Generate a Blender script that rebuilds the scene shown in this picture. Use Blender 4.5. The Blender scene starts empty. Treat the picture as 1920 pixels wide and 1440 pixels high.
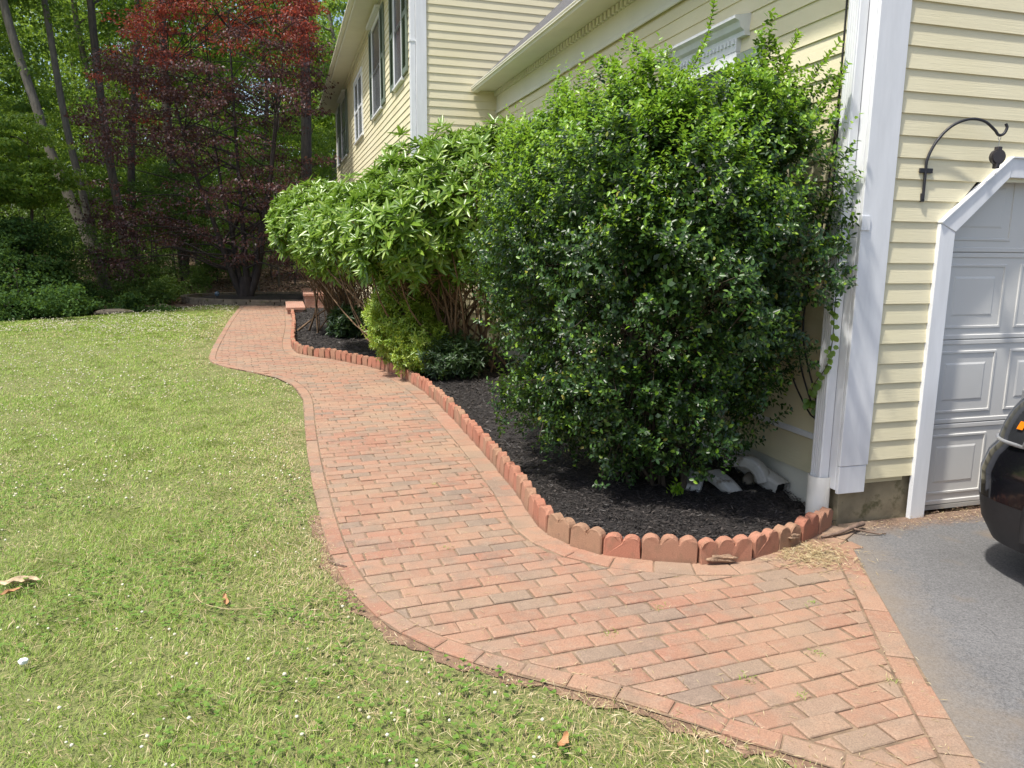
import bpy, bmesh, math, random
import numpy as np
from mathutils import Matrix, Vector
R = math.radians
rng = np.random.default_rng(7)
random.seed(7)
SC = bpy.context.scene
COL = SC.collection

# ------------------------------------------------------------------ camera, sky, sun, exposure
cam_d = bpy.data.cameras.new("camera"); cam = bpy.data.objects.new("camera", cam_d); COL.objects.link(cam)
cam_d.sensor_width = 36.0; cam_d.lens = 26.74; cam_d.clip_start = 0.05; cam_d.clip_end = 2000
cam.matrix_world = Matrix.Translation((0, 0, 1.68)) @ Matrix.Rotation(R(90 - 10.157), 4, 'X') @ Matrix.Rotation(R(0.6), 4, 'Z')
SC.camera = cam
SUN_EL = R(65); LD = Vector((0.790, 0.613))           # horizontal direction the sunlight travels
w = bpy.data.worlds.new("World"); SC.world = w; w.use_nodes = True
nt = w.node_tree; bgn = nt.nodes['Background']
sky = nt.nodes.new('ShaderNodeTexSky'); sky.sky_type = 'NISHITA'; sky.sun_disc = False
sky.sun_elevation = SUN_EL; sky.sun_rotation = math.atan2(-LD.x, -LD.y)
sky.dust_density = 3.0; sky.ozone_density = 0.6
nt.links.new(sky.outputs[0], bgn.inputs[0]); bgn.inputs[1].default_value = 0.15
sd = bpy.data.lights.new("sun", 'SUN'); sd.energy = 4.2; sd.angle = R(2.5); sd.color = (1.0, 0.955, 0.88)
sun = bpy.data.objects.new("sun", sd); COL.objects.link(sun)
ld = Vector((LD.x * math.cos(SUN_EL), LD.y * math.cos(SUN_EL), -math.sin(SUN_EL)))
sun.rotation_euler = ld.to_track_quat('-Z', 'Y').to_euler(); sun.location = (-20, -20, 40)
SC.view_settings.view_transform = 'Standard'; SC.view_settings.look = 'None'
SC.view_settings.gamma = 1; SC.view_settings.exposure = 0.5

# ------------------------------------------------------------------ frame of the building: x along the garage front, y along its side
C0 = Vector((2.018, 4.508, 0.0)); ANG = math.atan2(0.28801, 0.95763)
HM = Matrix.Translation(C0) @ Matrix.Rotation(ANG, 4, 'Z')
Bv = np.array([0.95763, 0.28801]); Av = np.array([-0.28801, 0.95763]); C0n = np.array([2.018, 4.508])
def toW(s, t, z=0.0):
    p = C0n + s * Bv + t * Av
    return np.array([p[0], p[1], z])

# ------------------------------------------------------------------ materials
def new_mat(name):
    m = bpy.data.materials.new(name); m.use_nodes = True
    return m, m.node_tree, m.node_tree.nodes['Principled BSDF']
def nd(nt, typ, **kw):
    n = nt.nodes.new(typ)
    for k, v in kw.items():
        if k.startswith('i_'):
            n.inputs[k[2:].replace('_', ' ')].default_value = v
        else: setattr(n, k, v)
    return n
def ramp(nt, fac, stops, interp='LINEAR'):
    r = nt.nodes.new('ShaderNodeValToRGB'); r.color_ramp.interpolation = interp
    el = r.color_ramp.elements
    while len(el) < len(stops): el.new(0.5)
    for e, (p, c) in zip(el, stops):
        e.position = p; e.color = (*c, 1) if len(c) == 3 else c
    nt.links.new(fac, r.inputs[0]); return r.outputs[0]
def coords(nt, scale=(1, 1, 1), which='Object'):
    tc = nt.nodes.new('ShaderNodeTexCoord'); mp = nt.nodes.new('ShaderNodeMapping')
    mp.inputs['Scale'].default_value = scale
    nt.links.new(tc.outputs[which], mp.inputs[0]); return mp.outputs[0]
def noise(nt, vec, scale, detail=4, rough=0.55, dist=0.0):
    n = nt.nodes.new('ShaderNodeTexNoise'); n.inputs['Scale'].default_value = scale
    n.inputs['Detail'].default_value = detail; n.inputs['Roughness'].default_value = rough
    n.inputs['Distortion'].default_value = dist
    if vec is not None: nt.links.new(vec, n.inputs['Vector'])
    return n.outputs['Fac']
def mixc(nt, fac, a, b, mode='MIX'):
    m = nt.nodes.new('ShaderNodeMix'); m.data_type = 'RGBA'; m.blend_type = mode
    for sock, v in ((0, fac), (6, a), (7, b)):
        if isinstance(v, (int, float)): m.inputs[sock].default_value = v
        elif isinstance(v, tuple): m.inputs[sock].default_value = (*v, 1)
        else: nt.links.new(v, m.inputs[sock])
    return m.outputs[2]
def bump(nt, height, strength, dist=0.01, normal=None):
    b = nt.nodes.new('ShaderNodeBump'); b.inputs['Strength'].default_value = strength; b.inputs['Distance'].default_value = dist
    nt.links.new(height, b.inputs['Height'])
    if normal is not None: nt.links.new(normal, b.inputs['Normal'])
    return b.outputs[0]
def math_n(nt, op, a, b=0.0):
    m = nt.nodes.new('ShaderNodeMath'); m.operation = op
    for k, v in enumerate((a, b)):
        if isinstance(v, (int, float)): m.inputs[k].default_value = v
        else: nt.links.new(v, m.inputs[k])
    return m.outputs[0]
def island(nt): return nt.nodes.new('ShaderNodeNewGeometry').outputs['Random Per Island']

def leaf_mat(name, stops, rough=0.4, trans=0.3, tcol=(0.25, 0.4, 0.05), spec=0.5, patch=None):
    m, nt, p = new_mat(name)
    c = ramp(nt, island(nt), stops)
    if patch:
        c = mixc(nt, ramp(nt, noise(nt, coords(nt), patch[0], 3), [(0.42, (0, 0, 0)), (0.75, (0.7, 0.7, 0.7))]), c, patch[1])
    nt.links.new(c, p.inputs['Base Color']); p.inputs['Roughness'].default_value = rough
    p.inputs['Specular IOR Level'].default_value = spec
    t = nt.nodes.new('ShaderNodeBsdfTranslucent'); nt.links.new(mixc(nt, 0.6, c, tcol), t.inputs[0])
    mx = nt.nodes.new('ShaderNodeMixShader'); mx.inputs[0].default_value = trans
    nt.links.new(p.outputs[0], mx.inputs[1]); nt.links.new(t.outputs[0], mx.inputs[2])
    nt.links.new(mx.outputs[0], nt.nodes['Material Output'].inputs[0])
    return m
def simple(name, col, rough=0.5, var=0.12, nscale=8.0, bstr=0.1, bscale=60.0, metal=0.0, spec=0.5, stretch=(1, 1, 1), dirt=None):
    m, nt, p = new_mat(name)
    v = coords(nt, stretch)
    n = noise(nt, v, nscale, 5)
    dark = tuple(x * (1 - var) for x in col); lite = tuple(min(1, x * (1 + var)) for x in col)
    c = ramp(nt, n, [(0.3, dark), (0.7, lite)])
    if dirt:
        c = mixc(nt, ramp(nt, noise(nt, v, dirt[0], 6, 0.65), [(dirt[1], (0, 0, 0)), (dirt[1] + 0.12, (1, 1, 1))]), c, dirt[2])
    nt.links.new(c, p.inputs['Base Color'])
    p.inputs['Roughness'].default_value = rough; p.inputs['Metallic'].default_value = metal
    p.inputs['Specular IOR Level'].default_value = spec
    if bstr: nt.links.new(bump(nt, noise(nt, v, bscale, 4), bstr), p.inputs['Normal'])
    return m

M = {}
def make_siding():
    m, nt, p = new_mat('yellow_siding_paint')
    v = coords(nt, (2.0, 2.0, 70.0)); g = noise(nt, v, 1.6, 6, 0.7, 1.2)
    v2 = coords(nt, (1, 1, 1)); blot = noise(nt, v2, 1.3, 4)
    base = ramp(nt, blot, [(0.3, (0.715, 0.655, 0.435)), (0.7, (0.765, 0.705, 0.495))])
    isl = ramp(nt, island(nt), [(0, (0.93, 0.93, 0.93)), (1, (1, 1, 1))])
    base = mixc(nt, 1.0, base, isl, 'MULTIPLY')
    spots = ramp(nt, noise(nt, coords(nt, (6, 6, 14)), 3.0, 7, 0.75), [(0.70, (0, 0, 0)), (0.76, (1, 1, 1))])
    base = mixc(nt, math_n(nt, 'MULTIPLY', spots, 0.35), base, (0.40, 0.33, 0.2))
    nt.links.new(base, p.inputs['Base Color']); p.inputs['Roughness'].default_value = 0.6
    nt.links.new(bump(nt, g, 0.32, 0.006), p.inputs['Normal']); return m
M['siding'] = make_siding()
M['white'] = simple('white_trim_paint', (0.73, 0.745, 0.765), 0.42, 0.06, 3.0, 0.06, 40, stretch=(6, 6, 1), dirt=(9.0, 0.72, (0.42, 0.4, 0.36)))
M['cream_trim'] = simple('pale_soffit_paint', (0.70, 0.69, 0.60), 0.5, 0.06, 2.0, 0.03, 40)
M['door'] = simple('grey_white_door_paint', (0.605, 0.60, 0.57), 0.38, 0.04, 2.0, 0.05, 120, dirt=(4.0, 0.74, (0.45, 0.43, 0.4)))
M['shutter'] = simple('grey_green_shutter_paint', (0.16, 0.20, 0.165), 0.5, 0.12, 5)
M['dark_shutter'] = simple('shutter_shadow_slat', (0.10, 0.13, 0.11), 0.5, 0.12, 5)
M['concrete'] = simple('stained_foundation_concrete', (0.28, 0.24, 0.155), 0.9, 0.3, 5.0, 0.5, 35, dirt=(7, 0.55, (0.13, 0.12, 0.06)))
M['shingle'] = simple('dark_asphalt_shingle', (0.09, 0.09, 0.095), 0.9, 0.5, 30, 0.5, 90)
M['iron'] = simple('black_wrought_iron', (0.02, 0.02, 0.025), 0.45, 0.2, 20, 0.2, 90, spec=0.5)
M['plastic'] = simple('dark_brown_plastic', (0.035, 0.03, 0.032), 0.5, 0.1)
M['wire'] = simple('galvanised_wire', (0.45, 0.45, 0.45), 0.35, 0.1, metal=0.8)
M['cable'] = simple('black_cable_rubber', (0.015, 0.013, 0.012), 0.5, 0.2)
M['pvc'] = simple('dirty_white_pvc', (0.70, 0.67, 0.60), 0.4, 0.08, 6, 0.05, 50, dirt=(10, 0.66, (0.3, 0.26, 0.2)))
M['old_metal'] = simple('dirty_white_aluminium', (0.44, 0.43, 0.395), 0.45, 0.15, 8, 0.03, 50, dirt=(11, 0.56, (0.2, 0.16, 0.12)))
M['screen_frame'] = simple('grey_screen_frame', (0.22, 0.225, 0.235), 0.5, 0.1)
M['black_hole'] = simple('dark_pipe_inside', (0.01, 0.01, 0.01), 0.9)
M['bark'] = simple('grey_brown_bark', (0.085, 0.073, 0.06), 0.95, 0.45, 6, 0.9, 14, stretch=(3, 3, 0.6))
M['pale_bark'] = simple('pale_grey_bark', (0.15, 0.135, 0.11), 0.95, 0.4, 6, 0.8, 12, stretch=(3, 3, 0.6), dirt=(3, 0.6, (0.06, 0.07, 0.045)))
M['twig'] = simple('brown_shrub_stem', (0.16, 0.10, 0.055), 0.9, 0.35, 12, 0.4, 50)
M['dark_twig'] = simple('dark_shrub_stem', (0.06, 0.045, 0.03), 0.9, 0.35, 12, 0.4, 50)
M['dark_bark'] = simple('dark_maple_bark', (0.035, 0.028, 0.025), 0.95, 0.4, 6, 0.8, 14, stretch=(3, 3, 0.6))
M['stone'] = simple('mossy_field_stone', (0.16, 0.135, 0.10), 0.9, 0.35, 4, 0.6, 22, dirt=(5, 0.55, (0.10, 0.10, 0.04)))
M['cap_brick'] = None
# glossy / glass
def make_glass():
    m, nt, p = new_mat('dark_window_glass')
    c = ramp(nt, noise(nt, coords(nt, (1, 1, 0.6)), 1.2, 3), [(0.35, (0.05, 0.055, 0.065)), (0.7, (0.16, 0.17, 0.18))])
    nt.links.new(c, p.inputs['Base Color']); p.inputs['Roughness'].default_value = 0.25; p.inputs['Specular IOR Level'].default_value = 0.4
    return m
M['glass'] = make_glass()
def make_carpaint():
    m, nt, p = new_mat('black_car_paint')
    sp = ramp(nt, noise(nt, coords(nt), 190, 2), [(0.74, (0, 0, 0)), (0.78, (1, 1, 1))])
    nt.links.new(mixc(nt, math_n(nt, 'MULTIPLY', sp, 0.35), (0.006, 0.006, 0.008), (0.4, 0.38, 0.33)), p.inputs['Base Color'])
    p.inputs['Roughness'].default_value = 0.12; p.inputs['Coat Weight'].default_value = 0.8; p.inputs['Coat Roughness'].default_value = 0.04
    return m
M['paint'] = make_carpaint()
M['bumper'] = simple('black_bumper_plastic', (0.012, 0.012, 0.014), 0.5, 0.2, 30, 0.05, 120, dirt=(60, 0.72, (0.12, 0.11, 0.10)))
M['tyre'] = simple('tyre_rubber', (0.012, 0.012, 0.012), 0.8, 0.3, 20, 0.3, 60)
M['rim'] = simple('wheel_rim_metal', (0.25, 0.25, 0.27), 0.3, 0.1, metal=0.9)
M['lens'] = simple('headlight_lens', (0.03, 0.032, 0.036), 0.08, 0.2, 12, 0.05, 30, spec=0.8)
M['amber'] = simple('amber_marker_lens', (0.85, 0.22, 0.01), 0.2, 0.1, spec=0.7)
M['chrome'] = simple('headlight_bezel', (0.42, 0.43, 0.45), 0.25, 0.1, metal=0.6)

def make_paver():
    m, nt, p = new_mat('brick_paver_clay')
    r = island(nt)
    c = ramp(nt, r, [(0.0, (0.31, 0.130, 0.076)), (0.25, (0.36, 0.160, 0.096)), (0.5, (0.39, 0.190, 0.115)), (0.66, (0.38, 0.205, 0.132)),
                     (0.78, (0.34, 0.205, 0.135)), (0.88, (0.255, 0.172, 0.122)), (1.0, (0.19, 0.148, 0.115))])
    c = mixc(nt, 0.30, c, (0.31, 0.225, 0.168))
    v = coords(nt)
    big = ramp(nt, noise(nt, v, 5.5, 4, 0.6), [(0.47, (0, 0, 0)), (0.66, (1, 1, 1))])
    c = mixc(nt, math_n(nt, 'MULTIPLY', big, 0.70), c, (0.225, 0.170, 0.125))
    fine = ramp(nt, noise(nt, v, 19, 6, 0.7), [(0.50, (0, 0, 0)), (0.68, (1, 1, 1))])
    c = mixc(nt, math_n(nt, 'MULTIPLY', fine, 0.45), c, (0.36, 0.27, 0.20))
    med = ramp(nt, noise(nt, v, 1.1, 3), [(0.40, (0, 0, 0)), (0.68, (1, 1, 1))])
    c = mixc(nt, math_n(nt, 'MULTIPLY', med, 0.55), c, (0.365, 0.255, 0.165))
    grit = ramp(nt, noise(nt, v, 160, 3, 0.7), [(0.3, (0.66, 0.66, 0.66)), (0.72, (1.12, 1.12, 1.12))])
    c = mixc(nt, 1.0, c, grit, 'MULTIPLY')
    nt.links.new(c, p.inputs['Base Color']); p.inputs['Roughness'].default_value = 0.88
    h = math_n(nt, 'ADD', noise(nt, v, 220, 3, 0.7), math_n(nt, 'MULTIPLY', noise(nt, v, 30, 4), 1.2))
    nt.links.new(bump(nt, h, 0.5, 0.003), p.inputs['Normal']); return m
M['paver'] = make_paver()
def make_edge():
    m, nt, p = new_mat('red_concrete_edging')
    oi = nt.nodes.new('ShaderNodeObjectInfo').outputs['Random']
    c = ramp(nt, oi, [(0.0, (0.34, 0.135, 0.083)), (0.35, (0.39, 0.165, 0.105)), (0.7, (0.36, 0.185, 0.118)), (1.0, (0.30, 0.18, 0.11))])
    v = coords(nt)
    st = ramp(nt, noise(nt, v, 14, 5), [(0.5, (0, 0, 0)), (0.72, (1, 1, 1))])
    c = mixc(nt, math_n(nt, 'MULTIPLY', st, 0.65), c, (0.21, 0.14, 0.085))
    sz = nt.nodes.new('ShaderNodeSeparateXYZ'); nt.links.new(v, sz.inputs[0])
    spl = ramp(nt, math_n(nt, 'ADD', sz.outputs[2], math_n(nt, 'MULTIPLY', noise(nt, v, 26, 5, 0.7), 0.10)), [(0.055, (1, 1, 1)), (0.10, (0, 0, 0))])
    c = mixc(nt, math_n(nt, 'MULTIPLY', spl, 0.7), c, (0.20, 0.13, 0.085))
    grit = ramp(nt, noise(nt, v, 240, 2, 0.7), [(0.3, (0.75, 0.75, 0.75)), (0.7, (1.15, 1.15, 1.15))])
    c = mixc(nt, 1.0, c, grit, 'MULTIPLY')
    nt.links.new(c, p.inputs['Base Color']); p.inputs['Roughness'].default_value = 0.9
    nt.links.new(bump(nt, noise(nt, v, 260, 3), 0.4, 0.003), p.inputs['Normal']); return m
M['edge'] = make_edge()
M['joint'] = simple('sandy_joint_soil', (0.20, 0.14, 0.09), 0.95, 0.4, 14, 0.6, 90)
def make_asphalt():
    m, nt, p = new_mat('worn_asphalt')
    v = coords(nt)
    c = ramp(nt, noise(nt, v, 0.9, 5), [(0.3, (0.105, 0.105, 0.107)), (0.7, (0.15, 0.149, 0.15))])
    agg = ramp(nt, noise(nt, v, 110, 3, 0.8), [(0.3, (0.5, 0.5, 0.51)), (0.72, (1.6, 1.59, 1.56))])
    c = mixc(nt, 1.0, c, agg, 'MULTIPLY')
    st = ramp(nt, noise(nt, v, 2.2, 4), [(0.56, (0, 0, 0)), (0.72, (1, 1, 1))])
    c = mixc(nt, math_n(nt, 'MULTIPLY', st, 0.7), c, (0.165, 0.13, 0.095))
    tcw = nt.nodes.new('ShaderNodeTexCoord'); vs_ = nt.nodes.new('ShaderNodeVectorMath'); vs_.operation = 'SUBTRACT'; vs_.inputs[1].default_value = (2.018, 4.508, 0); nt.links.new(tcw.outputs['Object'], vs_.inputs[0])
    vd = nt.nodes.new('ShaderNodeVectorMath'); vd.operation = 'DOT_PRODUCT'; vd.inputs[1].default_value = (0.28801, -0.95763, 0); nt.links.new(vs_.outputs[0], vd.inputs[0])
    edge_ = math_n(nt, 'ADD', vd.outputs['Value'], math_n(nt, 'MULTIPLY', noise(nt, v, 7, 6, 0.7), 0.28))
    soil = ramp(nt, edge_, [(0.20, (1, 1, 1)), (0.36, (0, 0, 0))]); soilc = ramp(nt, noise(nt, v, 55, 5, 0.75), [(0.3, (0.10, 0.062, 0.04)), (0.7, (0.26, 0.17, 0.115))])
    c = mixc(nt, math_n(nt, 'MULTIPLY', soil, 0.92), c, soilc)
    vs2 = nt.nodes.new('ShaderNodeVectorMath'); vs2.operation = 'SUBTRACT'; vs2.inputs[1].default_value = (1.95, 4.16, 0); nt.links.new(tcw.outputs['Object'], vs2.inputs[0])
    vd2 = nt.nodes.new('ShaderNodeVectorMath'); vd2.operation = 'DOT_PRODUCT'; vd2.inputs[1].default_value = (0.98, -0.20, 0); nt.links.new(vs2.outputs[0], vd2.inputs[0])
    e2 = math_n(nt, 'ADD', vd2.outputs['Value'], math_n(nt, 'MULTIPLY', noise(nt, v, 5, 6, 0.7), 0.45))
    dust = ramp(nt, e2, [(0.16, (1, 1, 1)), (0.50, (0, 0, 0))])
    c = mixc(nt, math_n(nt, 'MULTIPLY', dust, 0.6), c, (0.235, 0.185, 0.13))
    vo = nt.nodes.new('ShaderNodeTexVoronoi'); vo.feature = 'DISTANCE_TO_EDGE'; vo.inputs['Scale'].default_value = 3.2
    nz_ = nt.nodes.new('ShaderNodeTexNoise'); nz_.inputs['Scale'].default_value = 5.0; nz_.inputs['Detail'].default_value = 8; nt.links.new(v, nz_.inputs['Vector']); dv = mixc(nt, 0.22, v, nz_.outputs['Color']); nt.links.new(dv, vo.inputs['Vector'])
    crack = ramp(nt, vo.outputs['Distance'], [(0.0, (1, 1, 1)), (0.005, (0, 0, 0))])
    gate = ramp(nt, noise(nt, v, 1.4, 3), [(0.58, (0, 0, 0)), (0.64, (1, 1, 1))])
    ck = math_n(nt, 'MULTIPLY', crack, gate)
    c = mixc(nt, math_n(nt, 'MULTIPLY', ck, 0.8), c, (0.02, 0.02, 0.02))
    nt.links.new(c, p.inputs['Base Color']); p.inputs['Roughness'].default_value = 0.85
    h = math_n(nt, 'SUBTRACT', noise(nt, v, 200, 3, 0.7), math_n(nt, 'MULTIPLY', ck, 1.5))
    nt.links.new(bump(nt, h, 0.6, 0.004), p.inputs['Normal']); return m
M['asphalt'] = make_asphalt()
def make_lawnsoil():
    m, nt, p = new_mat('lawn_thatch')
    v = coords(nt)
    c = ramp(nt, noise(nt, v, 40, 5, 0.7), [(0.3, (0.10, 0.13, 0.035)), (0.55, (0.17, 0.185, 0.06)), (0.75, (0.28, 0.25, 0.12))])
    nt.links.new(c, p.inputs['Base Color']); p.inputs['Roughness'].default_value = 1.0
    nt.links.new(bump(nt, noise(nt, v, 70, 4), 0.8, 0.02), p.inputs['Normal']); return m
M['lawn_soil'] = make_lawnsoil()
M['forest_floor'] = simple('leaf_litter_floor', (0.15, 0.095, 0.06), 1.0, 0.5, 3.0, 0.8, 14, dirt=(0.35, 0.52, (0.05, 0.075, 0.025)))
M['mulch_soil'] = simple('black_mulch_bed', (0.016, 0.013, 0.012), 0.9, 0.5, 40, 0.9, 60)
M['mulch_chip'] = leaf_mat('black_mulch_shreds', [(0, (0.008, 0.007, 0.007)), (0.6, (0.025, 0.021, 0.019)), (0.9, (0.05, 0.042, 0.038)), (1.0, (0.10, 0.085, 0.075))], 0.6, 0.0)
M['grass'] = leaf_mat('grass_blade_green', [(0, (0.130, 0.230, 0.024)), (0.45, (0.215, 0.335, 0.042)), (0.78, (0.28, 0.385, 0.062)), (0.9, (0.34, 0.37, 0.12)), (1.0, (0.52, 0.46, 0.25))],
                      0.5, 0.28, (0.32, 0.50, 0.06), 0.35, patch=(1.1, (0.30, 0.36, 0.085)))
M['straw'] = leaf_mat('dry_grass_straw', [(0, (0.30, 0.22, 0.10)), (0.6, (0.45, 0.36, 0.19)), (1, (0.58, 0.50, 0.32))], 0.7, 0.1, (0.5, 0.4, 0.2))
M['clover_leaf'] = leaf_mat('clover_leaf_green', [(0, (0.09, 0.185, 0.025)), (1, (0.18, 0.29, 0.05))], 0.5, 0.25)
M['clover_flower'] = leaf_mat('white_clover_petals', [(0, (0.42, 0.38, 0.22)), (0.3, (0.58, 0.55, 0.38)), (1, (0.72, 0.70, 0.56))], 0.8, 0.15, (0.7, 0.7, 0.5))
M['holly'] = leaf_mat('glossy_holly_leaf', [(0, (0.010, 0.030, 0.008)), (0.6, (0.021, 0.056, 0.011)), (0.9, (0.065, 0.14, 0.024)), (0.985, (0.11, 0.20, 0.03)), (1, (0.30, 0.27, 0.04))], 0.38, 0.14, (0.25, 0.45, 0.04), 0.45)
M['holly_new_lit'] = leaf_mat('fresh_sunlit_holly_leaf', [(0, (0.11, 0.24, 0.016)), (0.6, (0.19, 0.36, 0.022)), (1, (0.31, 0.46, 0.04))], 0.36, 0.38, (0.35, 0.55, 0.05), 0.5)
M['rhodo'] = leaf_mat('rhododendron_leaf', [(0, (0.080, 0.165, 0.014)), (0.5, (0.140, 0.250, 0.021)), (0.85, (0.205, 0.325, 0.035)), (1, (0.30, 0.40, 0.07))], 0.34, 0.26, (0.3, 0.5, 0.06), 0.6)
M['pieris'] = leaf_mat('yellow_green_shrub_leaf', [(0, (0.14, 0.25, 0.022)), (0.6, (0.25, 0.37, 0.038)), (1, (0.40, 0.48, 0.08))], 0.35, 0.3, (0.5, 0.6, 0.08), 0.5)
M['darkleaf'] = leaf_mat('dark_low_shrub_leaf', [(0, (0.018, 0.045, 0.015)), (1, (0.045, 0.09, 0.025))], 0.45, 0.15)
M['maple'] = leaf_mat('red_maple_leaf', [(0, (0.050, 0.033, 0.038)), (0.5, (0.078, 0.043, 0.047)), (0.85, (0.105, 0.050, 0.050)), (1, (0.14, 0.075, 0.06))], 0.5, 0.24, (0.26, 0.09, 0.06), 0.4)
M['maple_lit_top'] = leaf_mat('painted_sunlit_maple_leaf', [(0, (0.14, 0.040, 0.032)), (0.6, (0.23, 0.058, 0.042)), (1, (0.33, 0.10, 0.06))], 0.5, 0.34, (0.6, 0.10, 0.05), 0.4)  # sunlit red of the upper crown painted into the leaf colour
M['tree_mid'] = leaf_mat('broad_tree_leaf', [(0, (0.055, 0.12, 0.022)), (0.6, (0.10, 0.20, 0.035)), (1, (0.17, 0.28, 0.05))], 0.5, 0.45, (0.35, 0.5, 0.05), 0.4)
M['tree_light'] = leaf_mat('light_tree_leaf', [(0, (0.10, 0.20, 0.035)), (0.6, (0.17, 0.29, 0.05)), (1, (0.26, 0.38, 0.07))], 0.5, 0.48, (0.4, 0.55, 0.05), 0.4)
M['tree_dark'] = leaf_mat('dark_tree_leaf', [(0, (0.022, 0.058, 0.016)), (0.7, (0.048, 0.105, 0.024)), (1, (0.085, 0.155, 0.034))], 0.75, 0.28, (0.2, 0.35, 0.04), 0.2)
M['under'] = leaf_mat('undergrowth_leaf', [(0, (0.055, 0.115, 0.026)), (0.6, (0.11, 0.20, 0.04)), (1, (0.19, 0.28, 0.065))], 0.5, 0.35, (0.3, 0.45, 0.06), 0.4)
M['litter'] = leaf_mat('fallen_leaf', [(0, (0.14, 0.075, 0.05)), (0.6, (0.29, 0.175, 0.115)), (1, (0.44, 0.31, 0.22))], 0.8, 0.05)
M['vine'] = leaf_mat('vine_leaf', [(0, (0.09, 0.18, 0.025)), (1, (0.17, 0.27, 0.045))], 0.4, 0.35, (0.4, 0.55, 0.05))
M['dry_leaf'] = simple('dry_brown_leaf', (0.42, 0.22, 0.10), 0.7, 0.3, 30, 0.4, 60)
M['tan_leaf'] = simple('curled_tan_leaf', (0.50, 0.38, 0.24), 0.8, 0.3, 30, 0.4, 60)
M['foil'] = simple('white_crumpled_paper', (0.85, 0.86, 0.88), 0.4, 0.05, 30, 0.6, 60)
M['wood_stick'] = simple('weathered_stick', (0.17, 0.115, 0.085), 0.9, 0.4, 20, 0.6, 60)
M['mud'] = simple('dried_mud', (0.26, 0.17, 0.11), 1.0, 0.4, 30, 0.9, 70)
M['dirt'] = simple('brown_dirt_debris', (0.20, 0.125, 0.08), 1.0, 0.5, 18, 0.9, 60)
M['blue_ball'] = simple('blue_grey_globe', (0.10, 0.15, 0.20), 0.2, 0.2)
def make_steps():
    m, nt, p = new_mat('brick_step_masonry')
    b = nt.nodes.new('ShaderNodeTexBrick'); b.inputs['Scale'].default_value = 5.0; b.inputs['Mortar Size'].default_value = 0.012
    b.inputs['Color1'].default_value = (0.40, 0.19, 0.13, 1); b.inputs['Color2'].default_value = (0.31, 0.17, 0.12, 1); b.inputs['Mortar'].default_value = (0.42, 0.38, 0.33, 1)
    nt.links.new(coords(nt), b.inputs['Vector']); nt.links.new(b.outputs['Color'], p.inputs['Base Color'])
    p.inputs['Roughness'].default_value = 0.9; nt.links.new(bump(nt, b.outputs['Fac'], -0.4, 0.006), p.inputs['Normal']); return m
M['step'] = make_steps()
def make_step_wall():
    m = M['step'].copy(); m.name = 'brick_step_wall'; nt = m.node_tree; b = [n for n in nt.nodes if n.type == 'TEX_BRICK'][0]
    tc = nt.nodes.new('ShaderNodeTexCoord'); sp = nt.nodes.new('ShaderNodeSeparateXYZ'); cb_ = nt.nodes.new('ShaderNodeCombineXYZ'); nt.links.new(tc.outputs['Object'], sp.inputs[0])
    nt.links.new(math_n(nt, 'ADD', sp.outputs[0], sp.outputs[1]), cb_.inputs[0]); nt.links.new(sp.outputs[2], cb_.inputs[1]); nt.links.new(cb_.outputs[0], b.inputs['Vector']); return m
M['step_wall'] = make_step_wall()

# ------------------------------------------------------------------ object helpers
def tag(o, label=None, cat=None, group=None, kind=None):
    if label: o['label'] = label
    if cat: o['category'] = cat
    if group: o['group'] = group
    if kind: o['kind'] = kind
    return o
def thing(name, label, cat, loc=(0, 0, 0), rot=None, group=None):
    o = bpy.data.objects.new(name, None); COL.objects.link(o); o.empty_display_size = 0.2
    o.location = loc
    if rot is not None: o.rotation_euler = (0, 0, rot)
    return tag(o, label, cat, group)
def link(name, me, mat, parent=None, smooth=False):
    if mat is not None:
        for m in (mat if isinstance(mat, (list, tuple)) else [mat]): me.materials.append(m)
    o = bpy.data.objects.new(name, me); COL.objects.link(o)
    if parent is not None: o.parent = parent
    if smooth: me.polygons.foreach_set('use_smooth', [True] * len(me.polygons))
    return o
def np_mesh(name, V, F, mats=None):
    """V (n,3), F (m,k) int"""
    me = bpy.data.meshes.new(name); V = np.asarray(V, np.float32); F = np.asarray(F, np.int32)
    n, k = F.shape
    me.vertices.add(len(V)); me.vertices.foreach_set('co', V.ravel())
    me.loops.add(n * k); me.loops.foreach_set('vertex_index', F.ravel())
    me.polygons.add(n); me.polygons.foreach_set('loop_start', np.arange(0, n * k, k, dtype=np.int32))
    if mats is not None: me.polygons.foreach_set('material_index', np.asarray(mats, np.int32))
    me.update(calc_edges=True); return me
def bm_obj(name, bm, mat, parent=None, smooth=False):
    me = bpy.data.meshes.new(name); bmesh.ops.recalc_face_normals(bm, faces=bm.faces); bm.to_mesh(me); bm.free()
    return link(name, me, mat, parent, smooth)
def add_box(bm, x0, x1, y0, y1, z0, z1, bev=0.0):
    r = bmesh.ops.create_cube(bm, size=1.0)
    bmesh.ops.scale(bm, vec=(abs(x1 - x0), abs(y1 - y0), abs(z1 - z0)), verts=r['verts'])
    bmesh.ops.translate(bm, vec=((x0 + x1) / 2, (y0 + y1) / 2, (z0 + z1) / 2), verts=r['verts'])
    if bev:
        es = {e for v in r['verts'] for e in v.link_edges}
        bmesh.ops.bevel(bm, geom=list(es), offset=bev, segments=1, affect='EDGES')
def box(name, dims, mat, parent=None, bev=0.0):
    bm = bmesh.new(); add_box(bm, *dims, bev=bev); return bm_obj(name, bm, mat, parent)
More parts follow.
